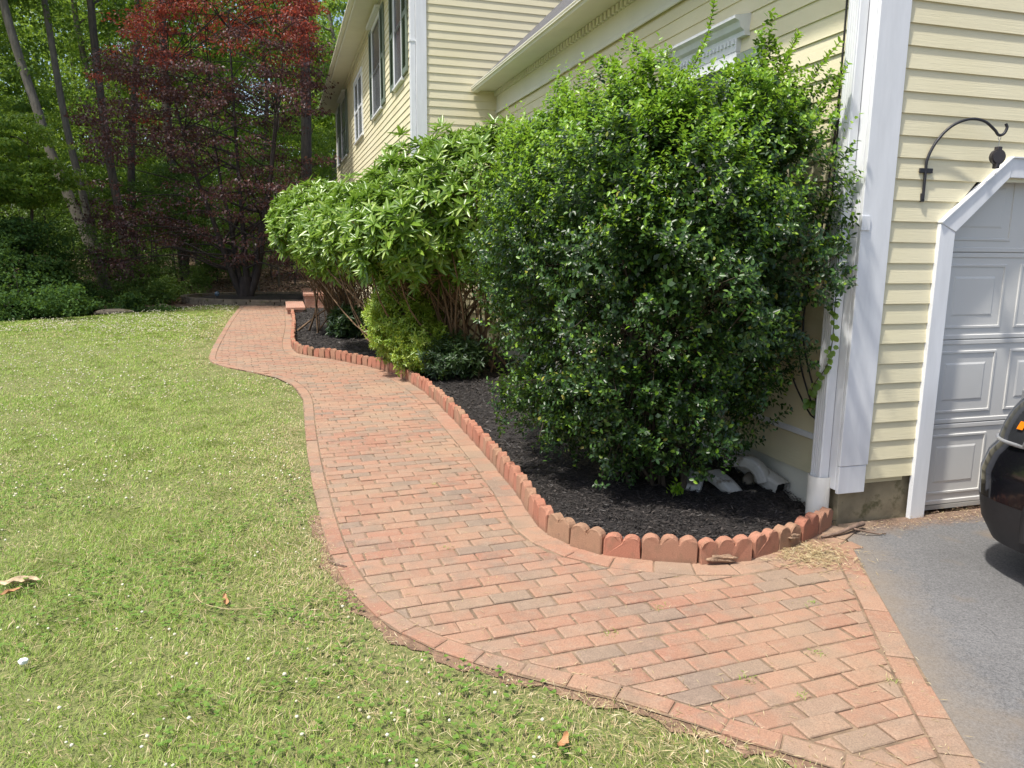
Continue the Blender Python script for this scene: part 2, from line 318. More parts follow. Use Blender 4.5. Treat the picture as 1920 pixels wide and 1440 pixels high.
def add_prism(bm, pts, ext):
    """pts: list of 3d points (closed outline), ext: extrusion vector"""
    a = [bm.verts.new(p) for p in pts]; e = Vector(ext); b = [bm.verts.new(Vector(p) + e) for p in pts]
    bm.faces.new(a); bm.faces.new(b[::-1]); n = len(a)
    for i in range(n): bm.faces.new((a[i], b[i], b[(i + 1) % n], a[(i + 1) % n]))
def tube_arrays(paths, seg=6):
    """paths: list of (pts (n,3), radii (n,)) -> V,F"""
    Vs, Fs, off = [], [], 0
    for P, rad in paths:
        P = np.asarray(P, float); n = len(P); rad = np.asarray(rad, float)
        T = np.gradient(P, axis=0); T /= np.linalg.norm(T, axis=1)[:, None] + 1e-9
        ref = np.where(np.abs(T[:, 2:3]) > 0.9, np.array([[1.0, 0, 0]]), np.array([[0, 0, 1.0]]))
        ref = np.repeat(ref[:1], n, 0) if np.abs(T[0, 2]) > 0.9 or np.abs(T[:, 2]).max() < 0.95 else ref
        U = np.cross(T, ref); U /= np.linalg.norm(U, axis=1)[:, None] + 1e-9; W = np.cross(T, U)
        a = np.linspace(0, 2 * np.pi, seg, endpoint=False)
        ring = P[:, None, :] + rad[:, None, None] * (np.cos(a)[None, :, None] * U[:, None, :] + np.sin(a)[None, :, None] * W[:, None, :])
        Vs.append(ring.reshape(-1, 3))
        i = np.arange(n - 1)[:, None] * seg; j = np.arange(seg)[None, :]; j2 = (j + 1) % seg
        Fs.append(np.stack([off + i + j, off + i + j2, off + i + seg + j2, off + i + seg + j], -1).reshape(-1, 4)); off += n * seg
    return np.concatenate(Vs), np.concatenate(Fs)
def tubes(name, paths, mat, parent=None, seg=6):
    V, F = tube_arrays(paths, seg); return link(name, np_mesh(name, V, F), mat, parent, True)
def bez(pts, n=12):
    """Catmull-Rom through the points"""
    P = np.asarray(pts, float); P = np.vstack([2 * P[0] - P[1], P, 2 * P[-1] - P[-2]]); out = []
    for k in range(1, len(P) - 2):
        t = np.linspace(0, 1, n, endpoint=False)[:, None]; a, b, c, d = P[k - 1], P[k], P[k + 1], P[k + 2]
        out.append(0.5 * (2 * b + (c - a) * t + (2 * a - 5 * b + 4 * c - d) * t ** 2 + (3 * b - a - 3 * c + d) * t ** 3))
    out.append(P[-2][None]); return np.vstack(out)
def unit(v): return v / (np.linalg.norm(v, axis=-1, keepdims=True) + 1e-9)
def leaves(name, P, T, N, L, Wd, mat, parent=None, kind='q', fold=0.25, droop=0.15, mats=None):
    """one small face set per leaf. P base points, T axis, N leaf normal."""
    n = len(P); L = np.broadcast_to(L, (n,))[:, None]; Wd = np.broadcast_to(Wd, (n,))[:, None]
    T = unit(T); S = unit(np.cross(T, N)); N = unit(np.cross(S, T))
    if kind == 'q':
        mid = P + T * L * 0.48
        V = np.stack([P, mid + S * Wd / 2 + N * Wd * fold, P + T * L - N * L * droop, mid - S * Wd / 2 + N * Wd * fold], 1).reshape(-1, 3)
        F = np.arange(4 * n).reshape(-1, 4)
    elif kind == 'h':      # folded leaf, 6 vertices, 2 quads on a midrib
        a = P; tip = P + T * L - N * L * droop
        l1 = P + T * L * 0.3 + S * Wd * 0.48 + N * Wd * fold; r1 = P + T * L * 0.3 - S * Wd * 0.48 + N * Wd * fold
        l2 = P + T * L * 0.7 + S * Wd * 0.42 + N * (Wd * fold - L * droop * 0.5); r2 = P + T * L * 0.7 - S * Wd * 0.42 + N * (Wd * fold - L * droop * 0.5)
        V = np.stack([a, l1, l2, tip, r2, r1], 1).reshape(-1, 3)
        b = np.arange(n)[:, None] * 6
        F = np.concatenate([b + np.array([[0, 1, 2, 3]]), b + np.array([[0, 3, 4, 5]])], 1).reshape(-1, 4)
        if mats is not None: mats = np.repeat(mats, 2)
    elif kind == 't':
        V = np.stack([P - S * Wd / 2, P + S * Wd / 2, P + T * L - N * L * droop], 1).reshape(-1, 3)
        F = np.arange(3 * n).reshape(-1, 3)
    me = np_mesh(name, V, F, mats); return link(name, me, mat, parent)
def sphere_dirs(n): return unit(rng.normal(size=(n, 3)))
def inside(poly, X, Y):
    poly = np.asarray(poly, float); x0, y0 = poly[:, 0], poly[:, 1]; x1, y1 = np.roll(x0, -1), np.roll(y0, -1)
    r = np.zeros(np.shape(X), bool)
    for a, b, c, d in zip(x0, y0, x1, y1):
        if b == d: continue
        cnd = (b > Y) != (d > Y); r ^= cnd & (X < (c - a) * (Y - b) / (d - b) + a)
    return r
def dist_poly(line, X, Y, closed=False):
    L = np.asarray(line, float); best = np.full(np.shape(X), 1e9)
    rg = range(len(L) if closed else len(L) - 1)
    for i in rg:
        a = L[i]; b = L[(i + 1) % len(L)]; d = b - a; t = np.clip(((X - a[0]) * d[0] + (Y - a[1]) * d[1]) / (d @ d + 1e-12), 0, 1)
        best = np.minimum(best, np.hypot(X - a[0] - t * d[0], Y - a[1] - t * d[1]))
    return best
def fbm(x, y, s, seed=0):
    g = np.random.default_rng(seed); v = 0
    for k in range(5):
        a = g.uniform(0, 6.28); f = s * 1.8 ** k; ph = g.uniform(0, 6.28, 2)
        v = v + np.sin((x * np.cos(a) + y * np.sin(a)) * f + ph[0]) * np.sin((-x * np.sin(a) + y * np.cos(a)) * f * 1.1 + ph[1]) / 1.6 ** k
    return v
def resample(P, step):
    P = np.asarray(P, float); d = np.r_[0, np.cumsum(np.linalg.norm(np.diff(P, axis=0), axis=1))]
    n = max(2, int(d[-1] / step) + 1); s = np.linspace(0, d[-1], n)
    return np.stack([np.interp(s, d, P[:, k]) for k in range(P.shape[1])], 1)
def sheet(name, poly, z, mat, kind='structure', parent=None):
    bm = bmesh.new(); f = bm.faces.new([bm.verts.new((p[0], p[1], z)) for p in poly])
    bmesh.ops.triangulate(bm, faces=[f]); o = bm_obj(name, bm, mat, parent); tag(o, kind=kind)
    if o.data.polygons and sum(pp.normal.z for pp in o.data.polygons) < 0: o.data.flip_normals()
    return o

# ------------------------------------------------------------------ outlines of path and bed (metres)
PATH_L = [(-7.67, 21.5), (-6.43, 17.23), (-5.23, 13.34), (-4.63, 11.5), (-4.34, 10.86), (-3.92, 10.4), (-3.41, 9.98), (-3.0, 9.59), (-2.64, 9.04), (-2.31, 8.24),
          (-1.95, 6.98), (-1.63, 5.89), (-1.34, 4.97), (-1.11, 4.28), (-0.94, 3.83), (-0.75, 3.45), (-0.53, 3.14), (-0.3, 2.95), (-0.07, 2.82), (0.1, 2.74),
          (0.4, 2.61), (0.66, 2.47), (0.82, 2.37), (0.98, 2.29), (1.5, 2.0)]
EDGE = [(-5.88, 20.2), (-4.67, 16.21), (-3.80, 13.08), (-3.44, 12.05), (-3.17, 11.65), (-2.73, 11.3), (-2.32, 10.91), (-1.96, 10.53), (-1.65, 10.1), (-1.37, 9.61),
        (-1.12, 9.02), (-0.91, 8.46), (-0.7, 7.81), (-0.51, 7.16), (-0.32, 6.49), (-0.16, 5.91), (-0.05, 5.47), (0.04, 5.13), (0.11, 4.8), (0.18, 4.47),
        (0.27, 4.25), (0.39, 4.1), (0.54, 4.0), (0.69, 3.95), (0.84, 3.92), (1.0, 3.9), (1.16, 3.91), (1.31, 3.96), (1.46, 4.05), (1.66, 4.19), (1.83, 4.34), (1.97, 4.50)]
DRIVE = [(1.97, 4.16), (1.88, 3.76), (1.79, 3.34), (1.72, 3.03), (1.65, 2.72), (1.60, 2.46), (1.55, 2.2), (1.5, 2.0)]
PATH = PATH_L + DRIVE[::-1][1:] + EDGE[::-1] + [(-5.9, 21.6)]
edge_s = bez([(x, y, 0) for x, y in EDGE], 6)[:, :2]
LAWN = [(-30, -6), (3.0, -6), (1.48, 1.2), (1.5, 2.0)] + PATH_L[::-1] + [(-6.2, 21.8), (-5.0, 24), (-6.9, 24.5), (-8.64, 20.9), (-9.0, 19.4), (-9.7, 18.1), (-10.5, 16.9), (-11.6, 15.9), (-14, 15.2), (-30, 14)]

# ------------------------------------------------------------------ ground sheets
def ground_z(x, y):
    r = np.clip(np.asarray(y, float) - 24.5, 0, 60)
    return -0.022 + 0.055 * r * np.clip(r / 6, 0, 1) + np.clip(r / 4, 0, 1) * 0.10 * fbm(np.asarray(x, float), np.asarray(y, float), 0.25, 3)
def axis_pts(lo, a, b, hi, step, far):
    return np.unique(np.r_[np.linspace(lo, a, far), np.arange(a, b, step), np.linspace(b, hi, far)])
gx = axis_pts(-600, -40, 20, 600, 0.8, 12); gy = axis_pts(-300, -4, 64, 900, 0.8, 12)
GX, GY = np.meshgrid(gx, gy); V = np.stack([GX, GY, ground_z(GX, GY)], -1).reshape(-1, 3)
ii = np.arange(len(gx) - 1)[None, :] + np.arange(len(gy) - 1)[:, None] * len(gx)
F = np.stack([ii, ii + 1, ii + 1 + len(gx), ii + len(gx)], -1).reshape(-1, 4)
tag(link('ground', np_mesh('ground', V, F), M['forest_floor'], smooth=True), kind='structure')
sheet('lawn', LAWN, -0.006, M['lawn_soil'])
sheet('driveway', [(1.5, 2.0), (1.48, 1.2), (3.0, -6), (16, -6), (16, 9.3)] + [tuple(toW(6.9, 0)[:2]), tuple(toW(0.02, 0.0)[:2])] + DRIVE[:-1], 0.004, M['asphalt'])

# ------------------------------------------------------------------ brick path: every paver is modelled inside one mesh
def clip(poly, a, n):
    """keep side (p-a).n >= 0"""
    out = []
    for i in range(len(poly)):
        p, q = poly[i], poly[(i + 1) % len(poly)]; dp = (p - a) @ n; dq = (q - a) @ n
        if dp >= 0: out.append(p)
        if dp * dq < 0: out.append(p + (q - p) * dp / (dp - dq))
    return out
class Pavers:
    def __init__(s): s.V = []; s.F = []
    def brick(s, poly, h=0.014, ch=0.0045, jit=0.0016):
        poly = [np.asarray(p, float) for p in poly]; n = len(poly)
        if n < 3: return
        ar = sum(poly[i][0] * poly[(i + 1) % n][1] - poly[(i + 1) % n][0] * poly[i][1] for i in range(n)) / 2
        if abs(ar) < 0.0006: return
        if ar < 0: poly = poly[::-1]
        c = sum(poly) / n; dz = rng.normal(0, jit); tx, ty = rng.normal(0, 0.008, 2); o = len(s.V)
        rmin = min(np.linalg.norm(p - c) for p in poly); k = max(0.6, 1 - ch * 1.6 / max(rmin, 0.01))
        for sc, z in ((1.0, -0.02), (1.0, h - 0.004), (k, h)):
            for p in poly:
                q = c + (p - c) * sc
                s.V.append((q[0], q[1], z + (dz + tx * (q[0] - c[0]) + ty * (q[1] - c[1]) if z > 0 else 0)))
        s.F.append([o + 2 * n + i for i in range(n)])
        for l in (0, 1):
            for i in range(n): s.F.append([o + l * n + i, o + l * n + (i + 1) % n, o + (l + 1) * n + (i + 1) % n, o + (l + 1) * n + i])
pv = Pavers()
def border(line, width, length, side, gap=0.006):
    P = np.asarray(line, float); d = np.r_[0, np.cumsum(np.linalg.norm(np.diff(P, axis=0), axis=1))]
    tan = unit(np.gradient(P, axis=0)); nor = np.stack([-tan[:, 1], tan[:, 0]], 1) * side; s0 = 0.0
    def at(s): return np.array([np.interp(s, d, P[:, k]) for k in (0, 1)]), unit(np.array([np.interp(s, d, nor[:, k]) for k in (0, 1)]))
    while s0 < d[-1] - 0.05:
        L = length * rng.uniform(0.97, 1.03); s1 = min(s0 + L, d[-1])
        a, na = at(s0 + gap / 2); b, nb = at(s1 - gap / 2); j = rng.normal(0, 0.004, 2)
        pv.brick([a + na * (0.006 + j[0]), b + nb * (0.006 + j[0]), b + nb * width, a + na * width]); s0 = s1
pl_s = bez([(x, y, 0) for x, y in PATH_L], 6)[:, :2]
border(pl_s, 0.095, 0.20, 1)
border(edge_s, 0.17, 0.20, -1)
dr_s = bez([(x, y, 0) for x, y in DRIVE], 5)[:, :2]
border(dr_s, 0.115, 0.21, -1)
bounds = [(pl_s, 0.105, 1), (edge_s, 0.18, -1), (dr_s, 0.125, -1)]
segs = []
for ln, wd, sd in bounds:
    for i in range(len(ln) - 1):
        a, b = ln[i], ln[i + 1]; t = unit(b - a); n = np.array([-t[1], t[0]]) * sd
        segs.append((a + n * wd, b + n * wd, n))
SA = np.array([s[0] for s in segs]); SB = np.array([s[1] for s in segs]); SN = np.array([s[2] for s in segs])
def near_seg(p):
    d = SB - SA; t = np.clip(((p - SA) * d).sum(1) / ((d * d).sum(1) + 1e-12), 0, 1); q = SA + d * t[:, None]
    return np.linalg.norm(p - q, axis=1)
ex = np.array([0.940, 0.341]); ey = np.array([-0.341, 0.940]); org = np.array([0.2, 3.2])
PATHp = PATH
for r in range(-18, 260):
    rowoff = 0.1 * (r % 2) + rng.uniform(-0.02, 0.02); wob = rng.normal(0, 0.0015)
    # the far stretch turns gently toward the house direction
    for cidx in range(-60, 60):
        cc = org + ex * (cidx * 0.203 + rowoff) + ey * (r * 0.1015 + wob)
        if not (-8.2 < cc[0] < 2.2 and 1.8 < cc[1] < 22): continue
        if not inside(PATHp, np.array([cc[0]]), np.array([cc[1]]))[0] and near_seg(cc).min() > 0.12: continue
        j = rng.normal(0, 0.0022, 2); g = 0.0965 * rng.uniform(0.985, 1.01); gh = 0.0470
        poly = [cc + j + ex * sx * g + ey * sy * gh for sx, sy in ((-1, -1), (1, -1), (1, 1), (-1, 1))]
        ds = near_seg(cc); ok = True
        for k in np.argsort(ds)[:4]:
            if ds[k] < 0.14: poly = clip(poly, SA[k], SN[k])
            if len(poly) < 3: ok = False; break
        if not ok: continue
        c2 = sum(poly) / len(poly)
        if inside(PATHp, np.array([c2[0]]), np.array([c2[1]]))[0]: pv.brick(poly)
me = bpy.data.meshes.new('path'); me.from_pydata(pv.V, [], pv.F); me.update()
path_o = tag(link('path', me, M['paver']), kind='structure')
sheet('path_base', PATH, 0.0065, M['joint'])
ob_ = [tuple(p_ + np.array([-0.02, -0.01])) for p_ in pl_s[pl_s[:, 1] < 4.6]]; tn_ = unit(np.gradient(np.array(ob_), axis=0)); ob2 = [tuple(np.array(p_) + np.array([tn_[k][1], -tn_[k][0]]) * (0.028 + 0.02 * math.sin(k * 0.9) + 0.014 * math.sin(k * 2.3))) for k, p_ in enumerate(ob_)]
ob_ = [tuple(np.array(p_) - np.array([tn_[k][1], -tn_[k][0]]) * 0.05) for k, p_ in enumerate(ob_)]
sheet('soil_strip', ob_ + ob2[::-1], 0.001, M['dirt'])

# ------------------------------------------------------------------ mulch bed
BED = [tuple(p) for p in resample(edge_s, 0.2)] + [tuple(toW(0.0, 0.02)[:2]), tuple(toW(0.0, 7.9)[:2]), tuple(toW(-1.24, 7.9)[:2]), tuple(toW(-1.24, 16.0)[:2])]
bx = np.arange(-6.3, 2.4, 0.06); by = np.arange(3.8, 20.6, 0.06); BX, BY = np.meshgrid(bx, by)
ins = inside(BED, BX, BY) | (dist_poly(edge_s, BX, BY) < 0.03)
def mulch_z(x, y): return 0.028 + 0.05 * np.clip(dist_poly(edge_s, x, y) / 0.5, 0, 1) + 0.006 * fbm(x, y, 9, 5) + 0.012 * fbm(x, y, 2.2, 8)
BZ = mulch_z(BX, BY); cell = ins[:-1, :-1] & ins[1:, :-1] & ins[:-1, 1:] & ins[1:, 1:]
idx = np.arange(BX.size).reshape(BX.shape)
F = np.stack([idx[:-1, :-1][cell], idx[:-1, 1:][cell], idx[1:, 1:][cell], idx[1:, :-1][cell]], -1)
used = np.unique(F); remap = np.zeros(BX.size, int); remap[used] = np.arange(len(used))
tag(link('mulch_bed', np_mesh('mulch_bed', np.stack([BX, BY, BZ], -1).reshape(-1, 3)[used], remap[F]), M['mulch_soil'], smooth=True), kind='structure')
def scatter(n, x0, x1, y0, y1, polys, excl=()):
    out = []
    tot = 0
    while tot < n:
        X = rng.uniform(x0, x1, n * 2); Y = rng.uniform(y0, y1, n * 2); k = inside(polys, X, Y)
        for e in excl: k &= ~inside(e, X, Y)
        out.append(np.stack([X[k], Y[k]], 1)); tot += k.sum()
        if k.sum() == 0: break
    return np.concatenate(out)[:n]
near = [(x, y) for x, y in BED if y < 9.2]
q = np.concatenate([scatter(26000, -0.6, 2.3, 3.8, 6.4, BED), scatter(16000, -1.8, 2.0, 6.4, 10.5, BED), scatter(12000, -6, -0.3, 10.2, 20, BED)])
n = len(q); z = mulch_z(q[:, 0], q[:, 1]) + rng.uniform(0.0, 0.014, n); far = np.clip(q[:, 1] / 6, 0.9, 2.2)
az = rng.uniform(0, 6.28, n); T = np.stack([np.cos(az), np.sin(az), rng.normal(0, 0.22, n)], 1); N = unit(np.stack([rng.normal(0, .35, n), rng.normal(0, .35, n), np.ones(n)], 1))
tag(leaves('mulch_chips', np.c_[q, z], T, N, rng.uniform(0.015, 0.055, n) * far, rng.uniform(0.004, 0.011, n) * far, M['mulch_chip'], kind='q', fold=0.1, droop=0), 'loose black bark mulch shreds in the planting bed', 'mulch', kind='stuff')

# ------------------------------------------------------------------ the house (local frame: x along garage front, y along its side)
house = thing('house', 'pale yellow clapboard house with attached garage, white trim and grey green shutters', 'house', C0, ANG)
def siding(name, axis, at, sgn, z0, z1, expo, span, parent=house):
    """axis 'x': boards run along x on plane y=at, facing sgn*y; axis 'y': boards along y on plane x=at facing sgn*x. span(z)->[(a,b)]"""
    V, F = [], []
    nc = int(round((z1 - z0) / expo))
    for k in range(nc):
        za = z0 + k * expo; zb = za + expo + 0.008
        A0, A1 = span(za + 0.001), span(min(zb, z1))
        for (a0, b0), (a1, b1) in zip(A0, A1):
            cuts = [0.0]; L = b0 - a0
            while L > 0.3 and cuts[-1] + 2.2 < L: cuts.append(cuts[-1] + rng.uniform(1.6, 3.6))
            cuts = [c for c in cuts if c < L - 0.5 or c == 0.0] + [L]
            for c0, c1 in zip(cuts[:-1], cuts[1:]):
                f0, f1 = c0 / L, c1 / L; g = 0.0008 if c1 < L else 0; jz = rng.normal(0, 0.0012); jo = rng.normal(0, 0.0007)
                o = len(V)
                for (f, gg) in ((f0, 0), (f1, -g)):
                    pb = a0 + (b0 - a0) * f + gg; pt = a1 + (b1 - a1) * f + gg
                    for (u, off, zz) in ((pb, 0.0, za + jz), (pb, 0.0145 + jo, za + jz), (pt, 0.003, zb), (pt, 0.0, zb)):
                        V.append((u, at + sgn * off, zz) if axis == 'x' else (at + sgn * off, u, zz))
                for i in range(4): F.append((o + i, o + (i + 1) % 4, o + 4 + (i + 1) % 4, o + 4 + i))
                F.append((o, o + 1, o + 2, o + 3)); F.append((o + 4, o + 5, o + 6, o + 7))
    bm = bmesh.new(); vs = [bm.verts.new(v) for v in V]
    for f in F: bm.faces.new([vs[i] for i in f])
    return bm_obj(name, bm, M['siding'], parent)
GT = 7.886          # garage length
DL, DR, DT, DS = 0.655, 3.06, 2.13, 1.80      # door opening: left, right, top, chamfer start
CW = 0.115                                      # casing width
def front_span(z):
    if z < DS + 0.05: return [(0.185, DL - CW + 0.01)]
    if z < DT + 0.09:
        k = (z - DS - 0.05) * 1.05
        return [(0.185, DL - CW + 0.01 + k)]
    lim = 7.0
    if z > 4.0: return [((z - 4.0) / 0.956 + 0.05, lim - (z - 4.0) / 0.956)]
    return [(0.185, lim)]
siding('front_siding', 'x', 0.0, -1, 0.285, 2.10, 0.121, front_span)
siding('upper_front_siding', 'x', 0.0, -1, 2.10 - 0.0, 7.1, 0.121, front_span)
siding('right_front_siding', 'x', 0.0, -1, 0.285, 2.22, 0.121, lambda z: [(DR + CW, 7.0)])
siding('side_siding', 'y', 0.0, -1, 0.53, 3.68, 0.1213, lambda z: [(0.20, GT)])
siding('main_front_siding', 'x', GT, -1, 0.55, 6.28, 0.1175, lambda z: [(-1.10, 0.0)] if z < 4.35 else [(-1.10, 6.6)])
siding('main_front_siding', 'x', GT, -1, 6.28, 9.4, 0.1175, lambda z: [(-1.22 + (z - 6.25) / 0.8, 6.78 - (z - 6.25) / 0.8)])
siding('main_side_siding', 'y', -1.22, -1, 0.55, 6.2, 0.1175, lambda z: [(GT + 0.13, 24.7)])
# solid walls behind the boards
bm = bmesh.new()
add_prism(bm, [(0.012, 0.02, 0.25), (0.50, 0.02, 0.25), (0.50, 0.02, 1.85), (0.97, 0.02, 2.28), (3.4, 0.02, 2.28), (3.4, 0.02, 0.0), (6.98, 0.02, 0.0), (6.98, 0.02, 4.0), (3.5, 0.02, 7.3), (0.012, 0.02, 4.0)], (0, 0.12, 0))
add_box(bm, 0.012, 0.15, 0.14, GT, 0.25, 4.0); add_box(bm, 6.8, 6.97, 0.14, GT + 1, 0.0, 4.0)
bm_obj('garage_wall', bm, M['siding'], house)
bm = bmesh.new()
add_prism(bm, [(-1.2, GT + 0.02, 0.25), (6.76, GT + 0.02, 0.25), (6.76, GT + 0.02, 6.3), (2.78, GT + 0.02, 9.45), (-1.2, GT + 0.02, 6.3)], (0, 16.8, 0))
bm_obj('main_wall', bm, M['siding'], house)
box('foundation', (0.035, 0.60, 0.03, 0.2, -0.1, 0.29), M['concrete'], house, 0.004)
box('foundation', (0.03, 0.16, 0.2, GT, -0.1, 0.52), M['cream_trim'], house)
box('foundation', (-1.19, 6.7, GT + 0.03, 24.6, -0.1, 0.6), M['concrete'], house)
box('sill_board', (-0.022, 0.03, 0.2, GT - 0.02, 0.49, 0.53), M['white'], house, 0.003)
# corner boards
bm = bmesh.new(); add_box(bm, -0.024, 0.185, -0.026, 0.0, 0.385, 4.0, 0.003); add_box(bm, -0.022, 0.176, -0.024, 0.0, 0.21, 0.382, 0.003)
bm_obj('corner_board', bm, M['white'], house)
bm = bmesh.new(); add_box(bm, -0.026, 0.0, 0.001, 0.20, 0.23, 3.68, 0.003); bm_obj('corner_board', bm, M['white'], house)
bm = bmesh.new(); add_box(bm, -1.246, -1.09, GT - 0.026, GT, 0.5, 6.25, 0.003); add_box(bm, -1.246, -1.22, GT + 0.001, GT + 0.14, 0.5, 6.25, 0.003)
bm_obj('corner_board', bm, M['white'], house)
# garage roof, frieze, dentils, soffit, gutter
def roof_slab(name, x0, z0, x1, z1, y0, y1, th, mat):
    bm = bmesh.new(); add_prism(bm, [(x0, y0, z0), (x1, y0, z1), (x1, y0, z1 + th), (x0, y0, z0 + th)], (0, y1 - y0, 0)); return bm_obj(name, bm, mat, house)
roof_slab('roof', -0.36, 4.05, 3.5, 7.75, -0.06, GT, 0.02, M['shingle']); roof_slab('roof', 7.36, 4.05, 3.5, 7.75, -0.06, GT, 0.02, M['shingle'])
bm = bmesh.new()   # frieze board with crown strip
add_box(bm, -0.028, 0.0, 0.0, GT, 3.70, 3.985); add_box(bm, -0.045, -0.028, 0.0, GT, 3.668, 3.715, 0.006)
bm_obj('frieze', bm, M['cream_trim'], house)
bm = bmesh.new(); k = 0
while 0.05 + k * 0.096 < GT - 0.05:
    y = 0.05 + k * 0.096; add_box(bm, -0.070, -0.028, y, y + 0.052, 3.918, 3.984); k += 1
bm_obj('dentil_moulding', bm, M['cream_trim'], house)
box('soffit', (-0.34, 0.0, -0.04, GT, 3.988, 4.01), M['cream_trim'], house)
box('fascia', (-0.345, -0.322, -0.05, GT, 3.955, 4.06), M['cream_trim'], house)
def gutter(name, x, z, y0, y1, parent=house):
    bm = bmesh.new(); s = 0.085
    prof = [(0, 0.09), (-s * 0.75, 0.09), (-s, 0.075), (-s * 0.92, 0.04), (-s * 0.7, 0.0), (0, 0.0)]
    add_prism(bm, [(x + a, y0, z + b) for a, b in prof], (0, y1 - y0, 0))
    for dz in (0.028, 0.06): add_box(bm, x - s * 1.02 - 0.004, x - s * 0.9, y0, y1, z + dz, z + dz + 0.006)
    return bm_obj(name, bm, M['cream_trim'], parent)
gutter('gutter', -0.348, 3.95, -0.05, GT - 0.03)
# main roof + eave
roof_slab('roof', -1.75, 6.425, 2.78, 10.05, GT - 0.05, 25.0, 0.03, M['shingle']); roof_slab('roof', 7.31, 6.425, 2.78, 10.05, GT - 0.05, 25.0, 0.03, M['shingle'])
box('soffit', (-1.66, -1.22, GT - 0.02, 24.9, 6.27, 6.29), M['cream_trim'], house)
bm = bmesh.new(); add_box(bm, -1.25, -1.22, GT, 24.7, 6.17, 6.268); add_box(bm, -1.30, -1.252, GT, 24.7, 6.22, 6.269, 0.008); bm_obj('frieze', bm, M['cream_trim'], house)
box('fascia', (-1.69, -1.662, GT - 0.04, 25.0, 6.26, 6.42), M['cream_trim'], house)
gutter('gutter', -1.692, 6.33, GT - 0.04, 25.0)
# downspouts (part of the house)
def downspout(x0, x1, y0, y1, z0, z1, face='x'):
    bm = bmesh.new(); add_box(bm, x0, x1, y0, y1, z0, z1, 0.006); n = 5
    for k in range(n):
        if face == 'x':
            w_ = (y1 - y0) / n; yy = y0 + w_ * (k + 0.5); add_box(bm, x0 - 0.004, x0 + 0.002, yy - w_ * 0.25, yy + w_ * 0.25, z0, z1)
        else:
            w_ = (x1 - x0) / n; xx = x0 + w_ * (k + 0.5); add_box(bm, xx - w_ * 0.25, xx + w_ * 0.25, y0 - 0.004, y0 + 0.002, z0, z1)
    return bm_obj('downspout', bm, M['white'], house)
downspout(-0.095, -0.030, 0.055, 0.145, 0.15, 3.98)
d2 = downspout(-1.325, -1.25, GT - 0.005, GT + 0.075, 0.3, 6.3)
box('downspout_strap', (-1.335, -1.24, GT - 0.012, GT + 0.085, 4.6, 4.625), M['white'], house)
bm = bmesh.new(); add_box(bm, -0.102, -0.024, 0.045, 0.155, 1.83, 1.855); add_box(bm, -0.03, 0.03, -0.034, -0.024, 1.80, 1.88); bm_obj('downspout_strap', bm, M['white'], house)

# garage door with casing
def casing():
    bm = bmesh.new(); y0, y1 = -0.034, 0.0
    ol = [(DL - CW, -0.02), (DL - CW, DS + 0.05), (DL + 0.42 - CW * 0.42, DT + CW), (DR - 0.42 + CW * 0.42, DT + CW), (DR + CW, DS + 0.05), (DR + CW, -0.02)]
    il = [(DL, -0.02), (DL, DS), (DL + 0.37, DT), (DR - 0.37, DT), (DR, DS), (DR, -0.02)]
    for i in range(5):
        q = [ol[i], ol[i + 1], il[i + 1], il[i]]
        if i in (1, 3):   # the slanted pieces stand a little proud of the rest
            add_prism(bm, [(a, y0 - 0.003, b) for a, b in q], (0, y1 - y0 + 0.003, 0))
        else: add_prism(bm, [(a, y0, b) for a, b in q], (0, y1 - y0, 0))
    bmesh.ops.bevel(bm, geom=list(bm.edges), offset=0.003, segments=1, affect='EDGES')
    o = bm_obj('door_casing', bm, M['white'], house)
    bm = bmesh.new()   # jamb returns
    for i in range(5):
        a, b = il[i], il[i + 1]; v = unit(np.array([b[1] - a[1], -(b[0] - a[0])])) * -0.02
        add_prism(bm, [(a[0], 0.0, a[1]), (b[0], 0.0, b[1]), (b[0] + v[0], 0.0, b[1] + v[1]), (a[0] + v[0], 0.0, a[1] + v[1])], (0, 0.13, 0))
    bm_obj('door_jamb', bm, M['white'], house)
    bm = bmesh.new()   # thin metal cap over the casing
    for i in (1, 2, 3):
        a, b = ol[i], ol[i + 1]; v = unit(np.array([-(b[1] - a[1]), (b[0] - a[0])])) * 0.008
        add_prism(bm, [(a[0], -0.046, a[1]), (b[0], -0.046, b[1]), (b[0] + v[0], -0.046, b[1] + v[1]), (a[0] + v[0], -0.046, a[1] + v[1])], (0, 0.046, 0))
    bm_obj('casing_cap', bm, M['white'], house)
casing()
door = box('garage_door', (DL - 0.05, DR + 0.05, 0.075, 0.11, 0.035, 2.25), M['door'], house)
